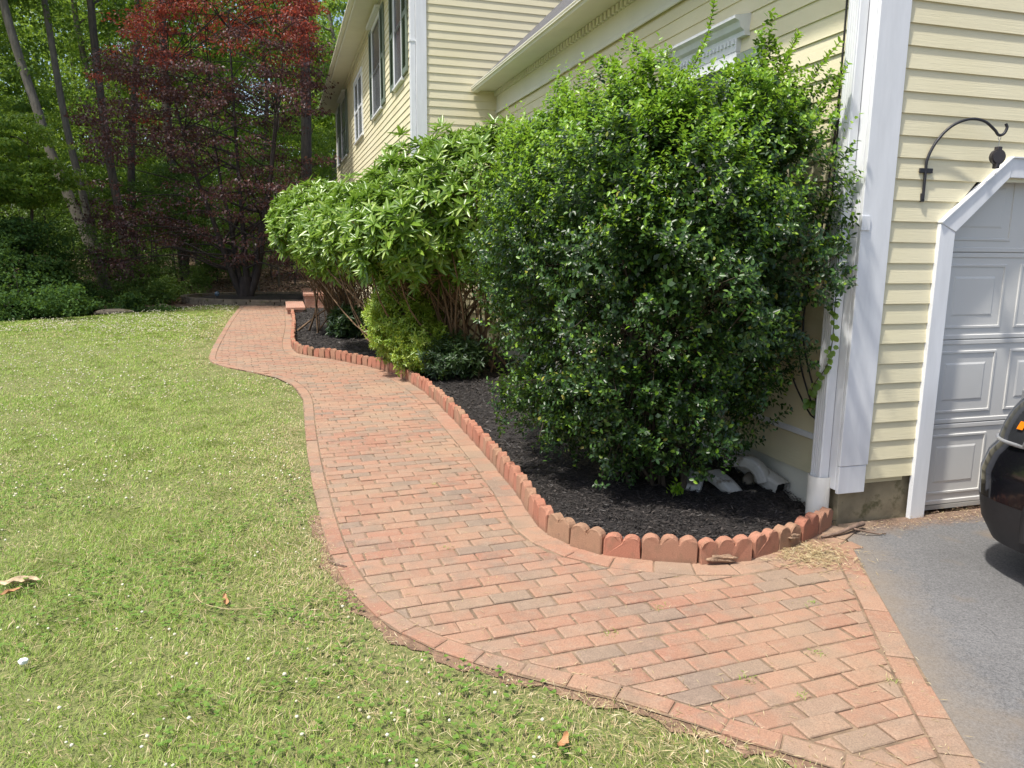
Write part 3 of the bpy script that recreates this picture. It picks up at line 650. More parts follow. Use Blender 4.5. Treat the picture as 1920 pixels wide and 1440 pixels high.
for k in range(4):
    z0 = 0.04 + k * 0.5475; z1 = z0 + 0.5435
    bm = bmesh.new()
    # section skin as a frame of raised-panel openings
    add_box(bm, DL - 0.05, DR + 0.05, 0.060, 0.075, z0, z0 + 0.03, 0.004); add_box(bm, DL - 0.05, DR + 0.05, 0.060, 0.075, z1 - 0.03, z1, 0.004)
    add_box(bm, DL - 0.05, DR + 0.05, 0.066, 0.076, z0 + 0.03, z1 - 0.03)
    bm_obj('door_section', bm, M['door'], door)
    for c in range(4):
        x0 = DL + 0.065 + c * 0.60; x1 = x0 + 0.475; a0, a1 = z0 + 0.075, z1 - 0.075
        bm = bmesh.new()
        def ring(i, y): return [bm.verts.new(p) for p in ((x0 + i, y, a0 + i), (x1 - i, y, a0 + i), (x1 - i, y, a1 - i), (x0 + i, y, a1 - i))]
        rs = [ring(-0.006, 0.067), ring(-0.002, 0.060), ring(0.010, 0.060), ring(0.014, 0.070), ring(0.058, 0.0705), ring(0.085, 0.062)]
        for ra, rb in zip(rs[:-1], rs[1:]):
            for i in range(4): bm.faces.new((ra[i], ra[(i + 1) % 4], rb[(i + 1) % 4], rb[i]))
        bm.faces.new(rs[-1]); bm_obj('door_panel', bm, M['door'], door)
box('door_seal', (DL - 0.02, DR + 0.02, 0.058, 0.1, 0.008, 0.036), M['old_metal'], door)

# windows
def window(face, at, sgn, a0, a1, z0, z1, name='window', cornice=False, slim=False, mull=False):
    """opening a0..a1 along the wall"""
    def P(a, off, z): return (at + sgn * off, a, z) if face == 'y' else (a, at + sgn * off, z)
    def bx(bm, a, b, o0, o1, c, d, bev=0.003):
        p, q = P(a, o0, c), P(b, o1, d); add_box(bm, min(p[0], q[0]), max(p[0], q[0]), min(p[1], q[1]), max(p[1], q[1]), c, d, bev)
    bm = bmesh.new(); c = 0.085
    bx(bm, a0 - c, a0, 0, 0.045, z0, z1); bx(bm, a1, a1 + c, 0, 0.045, z0, z1); bx(bm, a0 - c, a1 + c, 0, 0.047, z1, z1 + c)
    fr = bm_obj(name, bm, M['white'], house)
    bm = bmesh.new(); bx(bm, a0 - c - 0.02, a1 + c + 0.02, 0, 0.07, z0 - 0.045, z0, 0.006); bm_obj('sill', bm, M['white'], fr)
    bm = bmesh.new(); bx(bm, a0, a1, 0.016, 0.020, z0, z1, 0); bm_obj('pane', bm, M['glass'], fr)
    bm = bmesh.new(); zm = (z0 + z1) / 2; sw_ = 0.018 if slim else 0.045
    for s, o in ((0, 0.036), (1, 0.028)):
        lo, hi = (z0, zm + 0.02) if s == 0 else (zm - 0.02, z1)
        for (aa, bb, cc, dd) in ((a0, a0 + sw_, lo, hi), (a1 - sw_, a1, lo, hi), (a0 + sw_, a1 - sw_, lo, lo + sw_), (a0 + sw_, a1 - sw_, hi - sw_, hi)):
            bx(bm, aa, bb, 0.0201 + 0.001 * s, o, cc, dd, 0)
    if mull: bx(bm, (a0 + a1) / 2 - 0.05, (a0 + a1) / 2 + 0.05, 0.021, 0.043, z0, z1)
    bm_obj('sash', bm, M['screen_frame'] if slim else M['white'], fr)
    if cornice:
        bm = bmesh.new()
        prof = [(0.0, 0.0), (0.05, 0.0), (0.055, 0.03), (0.085, 0.05), (0.10, 0.09), (0.135, 0.105), (0.135, 0.125), (0.0, 0.15)]
        add_prism(bm, [P(a0 - c - 0.10, o, z1 + 0.17 + h) for o, h in prof], Vector(P(a1 + c + 0.10, 0, 0)) - Vector(P(a0 - c - 0.10, 0, 0)))
        bx(bm, a0 - c, a1 + c, 0.0, 0.05, z1 + c, z1 + 0.17, 0)
        k = 0
        while a0 - c + 0.02 + k * 0.05 < a1 + c - 0.03:
            bx(bm, a0 - c + 0.02 + k * 0.05, a0 - c + 0.046 + k * 0.05, 0.05, 0.064, z1 + 0.135, z1 + 0.169, 0); k += 1
        bm_obj('cornice', bm, M['white'], fr)
    return fr
def shutter(face, at, sgn, a0, a1, z0, z1):
    def P(a, off, z): return (at + sgn * off, a, z) if face == 'y' else (a, at + sgn * off, z)
    def bx(bm, a, b, o0, o1, c, d, bev=0.0):
        p, q = P(a, o0, c), P(b, o1, d); add_box(bm, min(p[0], q[0]), max(p[0], q[0]), min(p[1], q[1]), max(p[1], q[1]), c, d, bev)
    bm = bmesh.new(); t0, t1 = 0.016, 0.05; f = 0.05; zm = (z0 + z1) / 2
    bx(bm, a0, a0 + f, t0, t1, z0, z1, 0.003); bx(bm, a1 - f, a1, t0, t1, z0, z1, 0.003)
    for c, d in ((z0, z0 + 0.09), (z1 - 0.07, z1), (zm - 0.04, zm + 0.04)): bx(bm, a0 + f, a1 - f, t0, t1 - 0.002, c, d)
    fr = bm_obj('shutter', bm, M['shutter'], house)
    bm = bmesh.new(); bx(bm, a0 + f, a1 - f, t0 - 0.002, t0 + 0.004, z0 + 0.09, z1 - 0.07); z = z0 + 0.10
    while z < z1 - 0.09:
        if not (zm - 0.06 < z < zm + 0.04):
            pts = [P(a0 + f, t0 + 0.006, z + 0.024), P(a0 + f, t0 + 0.010, z + 0.028), P(a0 + f, t1 - 0.004, z + 0.004), P(a0 + f, t1 - 0.008, z)]
            add_prism(bm, pts, Vector(P(a1 - f, 0, 0)) - Vector(P(a0 + f, 0, 0)))
        z += 0.038
    bm_obj('louvre_slats', bm, M['shutter'], fr)
window('y', 0.0, -1, 1.44, 2.26, 1.55, 3.0, cornice=True, slim=True); shutter('y', 0.0, -1, 1.045, 1.345, 1.5, 3.06); shutter('y', 0.0, -1, 2.355, 2.655, 1.5, 3.06)
window('y', 0.0, -1, 4.9, 5.75, 1.55, 3.0, cornice=True)
X1 = -1.22
for a0, a1, cor in ((GT + 1.30, GT + 2.08, False), (GT + 4.02, GT + 5.28, True), (GT + 12.3, GT + 13.9, True)):
    window('y', X1, -1, a0, a1, 4.35, 6.10 if not cor else 6.02, slim=True)
    shutter('y', X1, -1, a0 - 0.09 - 0.45, a0 - 0.09, 4.36, 6.12); shutter('y', X1, -1, a1 + 0.09, a1 + 0.54, 4.36, 6.12)
    if cor: box('cornice', (X1 - 0.14, X1, a0 - 0.2, a1 + 0.2, 6.11, 6.168), M['white'], house, 0.015)
window('y', X1, -1, GT + 7.6, GT + 9.4, 4.33, 5.75, mull=True)
window('y', X1, -1, GT + 15.2, GT + 16.0, 4.35, 6.1); shutter('y', X1, -1, GT + 14.65, GT + 15.1, 4.36, 6.12)
for a in (GT + 2.0, GT + 6.0): window('y', X1, -1, a, a + 0.95, 1.35, 2.9); shutter('y', X1, -1, a - 0.52, a - 0.09, 1.36, 2.95); shutter('y', X1, -1, a + 1.04, a + 1.47, 1.36, 2.95)

# ------------------------------------------------------------------ scalloped edging blocks, each one its own object
def edging_mesh(kind, var=0):
    bm = bmesh.new(); d = 0.058
    if kind == 'triple':
        w_ = 0.298; pts = [(-w_ / 2, -0.05), (w_ / 2, -0.05)]
        for k in (2, 1, 0):
            cx_ = -w_ / 2 + w_ / 3 * (k + 0.5); r = w_ / 6
            for a in np.linspace(0.12, math.pi - 0.12, 9): pts.append((cx_ + r * math.cos(a), 0.118 + r * 0.92 * math.sin(a)))
    elif kind == 'pair':
        w_ = 0.20; pts = [(-w_ / 2, -0.05), (w_ / 2, -0.05)]
        for k in (1, 0):
            cx_ = -w_ / 2 + w_ / 2 * (k + 0.5); r = w_ / 4
            for a in np.linspace(0.12, math.pi - 0.12, 9): pts.append((cx_ + r * math.cos(a), 0.115 + r * 0.9 * math.sin(a)))
    else:
        w_ = 0.112; pts = [(-w_ / 2, -0.05), (w_ / 2, -0.05), (w_ / 2, 0.118)]
        for a in np.linspace(0.5, math.pi - 0.5, 5): pts.append((w_ * 0.44 * math.cos(a), 0.122 + 0.036 * math.sin(a)))
        pts.append((-w_ / 2, 0.118))
    add_prism(bm, [(x, -d / 2, z) for x, z in pts], (0, d, 0))
    bmesh.ops.recalc_face_normals(bm, faces=bm.faces)
    big = [e for e in bm.edges if e.verts[0].co.y * e.verts[1].co.y > 0]
    bmesh.ops.bevel(bm, geom=big, offset=0.005, segments=1, affect='EDGES')
    g = np.random.default_rng(var + 50); bmesh.ops.subdivide_edges(bm, edges=[e for e in bm.edges if e.calc_length() > 0.045], cuts=1, use_grid_fill=True)
    chip = Vector((g.uniform(-w_ / 2, w_ / 2), -d / 2 * g.choice([-1, 1]), g.uniform(0.10, 0.16)))
    for v in bm.verts:
        v.co += Vector(g.normal(0, 0.0013, 3))
        dd = (v.co - chip).length
        if dd < 0.03: v.co -= (v.co - Vector((v.co.x, 0, 0.06))) * 0.16 * (1 - dd / 0.03)
    me = bpy.data.meshes.new('edging_block'); bm.to_mesh(me); bm.free(); me.materials.append(M['edge']); return me
EM = {(k, v): edging_mesh(k, v) for k in ('triple', 'pair', 'single') for v in range(6)}
ed = np.r_[0, np.cumsum(np.linalg.norm(np.diff(edge_s, axis=0), axis=1))]; ET = ed[-1]
def epos(s):
    p = np.array([np.interp(s, ed, edge_s[:, k]) for k in (0, 1)]); q = np.array([np.interp(s + 0.03, ed, edge_s[:, k]) for k in (0, 1)]); r_ = np.array([np.interp(s - 0.03, ed, edge_s[:, k]) for k in (0, 1)])
    t = unit(q - r_); return p, t
front_labels = ['scalloped edging block touching the white drain pipe', 'second scalloped edging block out from the white drain pipe', 'scalloped edging block with a crust of dried mud and straw on its face',
                'clean two humped edging block at the middle of the bed front', 'three humped edging block with lumps of dried mud along its foot', 'three humped edging block left of the muddy one',
                'two humped edging block where the bed front turns toward the house', 'edging block at the bend, last of the scalloped front run']
s = ET - 0.03; k = 0; nfront = 0
while s > 0.06:
    fr = s > ET - 1.95
    kind = ('pair', 'pair', 'pair', 'pair', 'triple', 'triple', 'pair', 'pair')[min(nfront, 7)] if fr else 'single'
    wd_ = {'triple': 0.304, 'pair': 0.206, 'single': 0.124 if s > ET - 8 else 0.135}[kind]
    p, t = epos(s - wd_ / 2)
    o = bpy.data.objects.new('edging_block', EM[(kind, int(rng.integers(6)))]); COL.objects.link(o)
    nrm = np.array([-t[1], t[0]])
    o.location = (p[0] + rng.normal(0, 0.003), p[1] + rng.normal(0, 0.003), rng.normal(0.0, 0.007) - (0.012 if fr else 0))
    o.rotation_euler = (rng.normal(0.0, 0.045), rng.normal(0, 0.03), math.atan2(t[1], t[0]) + rng.normal(0, 0.03))
    if fr and nfront < 8: tag(o, front_labels[nfront], 'edging block', 'edging blocks round the mulch bed'); nfront += 1
    elif s > ET - 9.5: tag(o, 'single narrow terracotta coloured edging block in the close row beside the curved brick path', 'edging block', 'edging blocks round the mulch bed')
    else: tag(o, 'single orange red edging block in the far straight row toward the brick steps', 'edging block', 'edging blocks along the far mulch bed')
    s -= wd_; k += 1
# lumps of mud on two blocks
def lump(name, loc, sc, mat, label, cat, rotz=0.0, seed=0, sub=3, amp=0.25):
    bm = bmesh.new(); bmesh.ops.create_icosphere(bm, subdivisions=sub, radius=1.0); g = np.random.default_rng(seed)
    ph = g.uniform(0, 6, 9)
    for v in bm.verts:
        c = v.co; n_ = math.sin(3.1 * c.x + ph[0]) * math.sin(2.7 * c.y + ph[1]) + 0.6 * math.sin(6.3 * c.z + ph[2] + 3 * c.x) + 0.35 * math.sin(11 * c.x + ph[3]) * math.sin(9 * c.y + ph[4])
        v.co = c * (1 + amp * n_ * 0.6)
    bmesh.ops.scale(bm, vec=sc, verts=bm.verts); o = bm_obj(name, bm, mat, None, True); o.location = loc; o.rotation_euler = (0, 0, rotz)
    return tag(o, label, cat) if label else o
p, t = epos(ET - 1.06); lump('mud_clump', (p[0] + 0.02, p[1] - 0.035, 0.045), (0.085, 0.014, 0.020), M['mud'], 'long lump of dried mud stuck on the front edging block', 'mud clump', math.atan2(t[1], t[0]), 3, 4, 0.55)
p, t = epos(ET - 0.52); lump('mud_clump', (p[0] + 0.02, p[1] - 0.03, 0.075), (0.05, 0.012, 0.016), M['mud'], 'small crust of mud on the edging right of the front', 'mud clump', math.atan2(t[1], t[0]), 5, 4, 0.55)

# ------------------------------------------------------------------ things on and by the garage wall
def place(o): o.location = C0; o.rotation_euler = (0, 0, ANG); return o
# wrought iron plant bracket
br = place(thing('plant_bracket', 'black wrought iron plant bracket curving out from the garage siding', 'bracket'))
c = bez([(0.398, -0.022, 1.985), (0.400, -0.022, 2.09), (0.398, -0.022, 2.20), (0.405, -0.06, 2.31), (0.42, -0.13, 2.40), (0.45, -0.215, 2.44), (0.485, -0.29, 2.43), (0.52, -0.345, 2.385), (0.535, -0.37, 2.355), (0.555, -0.395, 2.362), (0.567, -0.408, 2.395), (0.562, -0.40, 2.418)], 8)
# swing the arm toward the door as in the photo: it runs almost along the wall
cc = c.copy(); cc[:, 0] = 0.398 + (c[:, 0] - 0.398) * 0.0 + np.maximum(0, -(c[:, 1] + 0.022)) * 1.14; cc[:, 1] = -0.022 + (c[:, 1] + 0.022) * 0.30
tubes('arm', [(cc, np.full(len(cc), 0.0085))], M['iron'], br, 6)
box('mount_plate', (0.355, 0.448, -0.0265, -0.014, 2.135, 2.162), M['iron'], br, 0.002)
box('foot_plate', (0.386, 0.410, -0.024, -0.010, 1.972, 2.02), M['iron'], br, 0.002)
hx, hy, hz = cc[-34]
tip = cc[np.argmin(cc[-40:, 2]) + len(cc) - 40]
pu = place(thing('plant_pulley', 'dark round retractable plant pulley hanging from the iron bracket', 'pulley'))
px_, py_, pz_ = tip
a = np.linspace(0, 2 * np.pi, 14)
tubes('wire_hook', [(np.stack([px_ + 0.010 * np.sin(a), np.full(14, py_), pz_ - 0.012 + 0.016 * np.cos(a)], 1), np.full(14, 0.0018)), (np.array([(px_, py_, pz_ - 0.028), (px_, py_, pz_ - 0.062)]), np.full(2, 0.0018))], M['wire'], pu, 5)
bm = bmesh.new(); r = bmesh.ops.create_cone(bm, cap_ends=True, segments=28, radius1=0.043, radius2=0.043, depth=0.036)
bmesh.ops.bevel(bm, geom=[e for e in bm.edges if len(e.link_faces) == 2 and any(len(f.verts) > 6 for f in e.link_faces)], offset=0.006, segments=2, affect='EDGES')
bmesh.ops.rotate(bm, matrix=Matrix.Rotation(R(90), 3, 'X'), verts=bm.verts); bmesh.ops.rotate(bm, matrix=Matrix.Rotation(R(-14), 3, 'Z'), verts=bm.verts); bmesh.ops.translate(bm, vec=(px_, py_, pz_ - 0.122), verts=bm.verts)
add_box(bm, px_ - 0.016, px_ + 0.016, py_ - 0.015, py_ + 0.015, pz_ - 0.088, pz_ - 0.064, 0.003); add_box(bm, px_ - 0.016, px_ + 0.012, py_ - 0.016, py_ + 0.016, pz_ - 0.188, pz_ - 0.155, 0.004)
bm_obj('housing', bm, M['plastic'], pu)
tubes('lower_hook', [(np.array([(px_ - 0.004, py_, pz_ - 0.186), (px_ - 0.006, py_, pz_ - 0.20), (px_ - 0.014, py_, pz_ - 0.216), (px_ - 0.002, py_, pz_ - 0.222), (px_ + 0.004, py_, pz_ - 0.208)]), np.full(5, 0.0018))], M['wire'], pu, 5)
# cables down the side wall by the corner
cb = [bez([(-0.035, 0.205, 3.66), (-0.035, 0.21, 2.6), (-0.04, 0.215, 2.1), (-0.05, 0.24, 1.7), (-0.09, 0.38, 1.30), (-0.07, 0.36, 0.98), (-0.05, 0.24, 0.72), (-0.04, 0.2, 0.62)], 10),
      bez([(-0.04, 0.235, 3.66), (-0.04, 0.235, 2.6), (-0.045, 0.26, 2.1), (-0.07, 0.30, 1.6), (-0.11, 0.46, 1.15), (-0.09, 0.40, 0.88), (-0.06, 0.26, 0.68), (-0.05, 0.2, 0.64)], 10),
      bez([(-0.045, 0.215, 2.5), (-0.05, 0.22, 1.9), (-0.07, 0.34, 1.42), (-0.08, 0.33, 1.12), (-0.06, 0.22, 0.82), (-0.04, 0.19, 0.70)], 10)]
tag(place(tubes('cable_bundle', [(p_, np.full(len(p_), 0.006)) for p_ in cb], M['cable'], None, 6)), 'three black cables drooping down the siding behind the downspout', 'cable')
# climbing vine hanging by the downspout
vn = place(thing('climbing_vine', 'thin green vine trailing down beside the white garage downspout', 'vine'))
vp = bez([(-0.11, 0.04, 1.72), (-0.112, 0.03, 1.5), (-0.12, 0.02, 1.32), (-0.11, 0.03, 1.15), (-0.12, 0.05, 1.0), (-0.13, 0.13, 0.88), (-0.10, 0.2, 0.78), (-0.06, 0.24, 0.70)], 10)
tubes('stem', [(vp, np.full(len(vp), 0.003))], M['dark_twig'], vn, 5)
q = vp[rng.integers(0, len(vp), 46)] + rng.normal(0, 0.012, (46, 3))
leaves('foliage', q, np.c_[rng.normal(0, .4, 46), rng.normal(-.3, .4, 46), rng.normal(-0.8, .3, 46)], np.c_[rng.normal(-.6, .3, 46), rng.normal(-.7, .3, 46), rng.normal(.3, .3, 46)], rng.uniform(0.03, 0.055, 46), rng.uniform(0.025, 0.042, 46), M['vine'], vn, 'h', 0.1, 0.1)
# white PVC stub that takes the downspout
def cyl(bm, r, z0, z1, seg=28, rin=None):
    o = [bm.verts.new((r * math.cos(a), r * math.sin(a), z0)) for a in np.linspace(0, 2 * np.pi, seg, endpoint=False)]
    t_ = [bm.verts.new((v.co.x, v.co.y, z1)) for v in o]
    for i in range(seg): bm.faces.new((o[i], o[(i + 1) % seg], t_[(i + 1) % seg], t_[i]))
    if rin:
        k_ = rin / r; ti = [bm.verts.new((v.co.x * k_, v.co.y * k_, z1)) for v in o]; bi = [bm.verts.new((v.co.x * k_, v.co.y * k_, z0 + 0.02)) for v in o]
        for i in range(seg):
            j = (i + 1) % seg; bm.faces.new((t_[i], t_[j], ti[j], ti[i])); bm.faces.new((ti[i], ti[j], bi[j], bi[i]))
        bm.faces.new(bi)
bm = bmesh.new(); cyl(bm, 0.068, 0, 0.30, rin=0.061); o = bm_obj('drain_pipe', bm, M['pvc'], None, True)
pp = toW(-0.062, 0.10); o.location = (pp[0], pp[1], 0.0); tag(o, 'short white plastic drain pipe under the garage downspout', 'drain pipe')

# loose pieces of old downspout lying in the mulch
def elbow(name, label, loc, rot, bend, length, wd_=0.075, ht=0.055, hole=True):
    t = thing(name, label, 'downspout piece', loc); t.rotation_euler = rot
    n = 14; V, F, ring = [], [], 0; prof = []
    for u in np.linspace(0, 2 * np.pi, 24, endpoint=False):
        cu, su = math.cos(u), math.sin(u); k_ = 1 / max(abs(cu), abs(su)); k_ = 1 + (k_ - 1) * 0.8
        rip = 1 + 0.045 * math.cos(10 * u); prof.append((wd_ / 2 * cu * k_ * rip, ht / 2 * su * k_ * rip))
    pos = np.array([0.0, 0.0]); ang = 0.0; pts = []
    for i in range(n):
        pts.append((pos.copy(), ang)); st = length / (n - 1)
        if 0.3 < i / n < 0.8: ang += bend / (n * 0.5)
        pos = pos + st * np.array([math.cos(ang), math.sin(ang)])
    for i, (p_, a_) in enumerate(pts):
        cr = 1 + (0.05 * (i % 2) if 0.3 < i / n < 0.8 and abs(bend) > 0.3 else 0)
        for x_, y_ in prof: V.append((p_[0] - math.sin(a_) * y_ * cr, x_ * cr, p_[1] + math.cos(a_) * y_ * cr))
    m_ = len(prof)
    F = [(i * m_ + j, i * m_ + (j + 1) % m_, (i + 1) * m_ + (j + 1) % m_, (i + 1) * m_ + j) for i in range(n - 1) for j in range(m_)]
    link('shell', np_mesh('shell', V, F), M['old_metal'], t)
    p_, a_ = pts[-2]
    W2 = [(p_[0] - math.sin(a_) * y_ * 0.94, x_ * 0.94, p_[1] + math.cos(a_) * y_ * 0.94) for x_, y_ in prof]
    me = bpy.data.meshes.new('opening'); me.from_pydata(W2, [], [list(range(m_))]); link('opening', me, M['black_hole'], t)
    return t
elbow('downspout_elbow', 'ribbed white downspout elbow with its open end toward the camera', (1.40, 5.10, 0.145), (0, R(14), R(-62)), -0.30, 0.24, 0.11, 0.07)
elbow('downspout_elbow', 'dull grey downspout elbow half hidden below the shrub', (1.29, 5.10, 0.135), (0, R(16), R(-112)), -0.5, 0.22, 0.11, 0.07)
elbow('downspout_elbow', 'crimped downspout elbow bent downward behind the others', (1.52, 5.20, 0.215), (0, R(-10), R(-38)), -1.35, 0.34, 0.10, 0.075)
elbow('downspout_extension', 'open square downspout extension leaning by the white drain pipe', (1.62, 5.38, 0.215), (0, R(15), R(-63)), 0.0, 0.50, 0.12, 0.10)
lump('small_rock', (1.63, 4.93, 0.075), (0.035, 0.028, 0.014), M['stone'], 'small flat rock in the mulch by the downspout pieces', 'rock', 0.4, 11)
lump('brown_rock', (1.66, 5.12, 0.08), (0.05, 0.04, 0.07), M['stone'], 'upright brown rock among the downspout pieces', 'rock', 0.4, 12)
# sticks
st = bez([(1.83, 4.25, 0.022), (1.95, 4.29, 0.035), (2.06, 4.36, 0.045), (2.16, 4.44, 0.04)], 6)
sk = thing('stick', 'weathered brown stick lying by the corner of the garage', 'stick', (0, 0, 0))
tubes('bark', [(st, np.linspace(0.007, 0.016, len(st)))], M['wood_stick'], sk, 6); tubes('side_twig', [(np.array([(2.05, 4.355, 0.04), (2.13, 4.33, 0.03), (2.2, 4.33, 0.015), (2.26, 4.35, 0.012)]), np.array([0.007, 0.006, 0.005, 0.003]))], M['wood_stick'], sk, 5)
hs = bez([(-3.45, 14.0, 0.11), (-3.25, 14.4, 0.15), (-2.95, 14.8, 0.16), (-2.6, 15.0, 0.12)], 6)
tag(tubes('hose', [(hs, np.full(len(hs), 0.016))], M['cable'], None, 6), 'thin black hose curving over the far mulch', 'hose')
# dirt strip along the door foot
dz = [tuple(q_[:2]) for q_ in bez([tuple(toW(*p)) for p in [(0.03, -0.02), (0.62, -0.03), (0.66, 0.06), (3.0, 0.06), (3.0, -0.06), (2.2, -0.08), (1.4, -0.10), (0.95, -0.15), (0.6, -0.10), (0.4, -0.16), (0.25, -0.10), (0.10, -0.17), (0.03, -0.12)]], 4)]
q = scatter(2600, 1.6, 5.0, 3.9, 5.6, dz); q = q - Av * np.abs(rng.normal(0, 0.06, len(q)))[:, None]; q = q[~inside(BED, q[:, 0], q[:, 1])]; n = len(q); az = rng.uniform(0, 6.28, n)
tag(leaves('dry_debris', np.c_[q, rng.uniform(0.01, 0.022, n)], np.c_[np.cos(az), np.sin(az), rng.normal(0, .15, n)], np.c_[rng.normal(0, .3, n), rng.normal(0, .3, n), np.ones(n)], rng.uniform(0.008, 0.034, n), rng.uniform(0.0015, 0.004, n), [M['straw'], M['litter']], kind='q', fold=0.1, droop=0, mats=(rng.random(n) < 0.6).astype(int)), 'dry straw and leaf debris along the foot of the garage', 'debris', kind='stuff')

# brick steps at the far end of the path
stp = thing('brick_steps', 'low stepped red brick cheek wall at the far end of the path', 'steps', (-5.35, 18.7, 0.0), R(16.7))
bm = bmesh.new(); add_box(bm, -0.18, 0.22, 0.02, 2.2, -0.05, 0.12); bm_obj('lower_wall', bm, M['step_wall'], stp)
box('lower_cap', (-0.21, 0.25, -0.02, 2.2, 0.122, 0.185), M['step'], stp, 0.006)
bm = bmesh.new(); add_box(bm, 0.30, 0.80, 1.9, 4.6, -0.05, 0.33); bm_obj('upper_wall', bm, M['step_wall'], stp)
box('upper_cap', (0.262, 0.84, 1.86, 4.6, 0.332, 0.40), M['step'], stp, 0.006)

# ------------------------------------------------------------------ black car parked nose to the garage door
FY = -0.55; CX = 1.185; HWm = 0.935
car = place(thing('parked_car', 'black sport utility vehicle parked nose first at the garage door', 'car'))
def outline(z, nf=15):
    """half outline in plan from nose centre round the front corner to the side, for height z (car local: x half width, y back from the nose)"""
    prof = [(0.20, 0.925, 0.09), (0.30, 0.945, 0.03), (0.42, 0.95, 0.005), (0.56, 0.955, 0.0), (0.66, 0.945, 0.03), (0.74, 0.935, 0.09), (0.82, 0.925, 0.12), (0.92, 0.91, 0.16), (0.99, 0.885, 0.20), (1.03, 0.84, 0.26)]
    zz = [p_[0] for p_ in prof]; hw = np.interp(z, zz, [p_[1] for p_ in prof]); yo = np.interp(z, zz, [p_[2] for p_ in prof])
    pts = []
    for k in range(nf):
        a = (math.pi / 2) * k / (nf - 1); e = 0.52
        pts.append((hw * math.sin(a) ** e, yo + 0.50 * (1 - math.cos(a) ** e)))
    return pts
zs = [0.20, 0.25, 0.30, 0.36, 0.42, 0.50, 0.56, 0.62, 0.66, 0.70, 0.74, 0.78, 0.82, 0.87, 0.92, 0.96, 0.99, 1.03]
LEN = 4.35
def car_shell(zlist, y_to, cap=False):
    V, F = [], []; rows = []
    for z in zlist:
        h_ = outline(z); row = [(-x, -y) for x, y in h_[::-1]] + [(x, -y) for x, y in h_[1:]]
        hw = h_[-1][0]; ext = np.linspace(-0.5 - 0.1, -y_to, 24)
        row = [(-hw, e_) for e_ in ext[::-1]] + row + [(hw, e_) for e_ in ext]
        rows.append([(CX + x, FY + y, z) for x, y in row])
    n = len(rows[0])
    for r_ in rows: V += r_
    for i in range(len(rows) - 1):
        for j in range(n - 1): F.append((i * n + j, i * n + j + 1, (i + 1) * n + j + 1, (i + 1) * n + j))
    return V, F, rows
AX = [FY - 0.92, FY - 0.92 - 2.62]      # axle positions
def bake_cut(o, cutters):
    for c_ in cutters:
        md = o.modifiers.new('cut', 'BOOLEAN'); md.operation = 'DIFFERENCE'; md.object = c_; md.solver = 'EXACT'
    bpy.context.view_layer.update(); dg = bpy.context.evaluated_depsgraph_get(); me = bpy.data.meshes.new_from_object(o.evaluated_get(dg))
    o.modifiers.clear(); o.data = me
    for c_ in cutters: bpy.data.objects.remove(c_)
def arch_cut(r):
    out = []
    for ya in AX:
        for sx in (-1, 1):
            bm = bmesh.new(); bmesh.ops.create_cone(bm, cap_ends=True, segments=40, radius1=r, radius2=r, depth=0.5)
            bmesh.ops.rotate(bm, matrix=Matrix.Rotation(R(90), 3, 'Y'), verts=bm.verts); bmesh.ops.translate(bm, vec=(CX + sx * 0.86, ya, 0.355), verts=bm.verts)
            bmesh.ops.recalc_face_normals(bm, faces=bm.faces); out.append(bm_obj('wheel_arch_cutter', bm, None, car))
    return out
def solid(name, zlist, mat, extra_top=None):
    V, F, rows = car_shell(zlist, LEN); n = len(rows[0])
    bm = bmesh.new(); vs = [bm.verts.new(v) for v in V]
    for f in F: bm.faces.new([vs[i] for i in f])
    nr = len(rows)
    for i in range(nr - 1): bm.faces.new((vs[i * n], vs[(i + 1) * n], vs[(i + 1) * n + n - 1], vs[i * n + n - 1]))
    bm.faces.new(vs[:n]); bm.faces.new(vs[(nr - 1) * n:]); bmesh.ops.recalc_face_normals(bm, faces=bm.faces)
    return bm_obj(name, bm, mat, car)
lower = solid('bumper', [z for z in zs if z <= 0.42], M['bumper']); bake_cut(lower, arch_cut(0.425))
body = solid('body', [0.421] + [z for z in zs if z > 0.42], M['paint']); bake_cut(body, arch_cut(0.425))
for o_ in (lower, body):
    o_.data.polygons.foreach_set('use_smooth', [True] * len(o_.data.polygons))
    md = o_.modifiers.new('edge', 'EDGE_SPLIT'); md.split_angle = R(32)
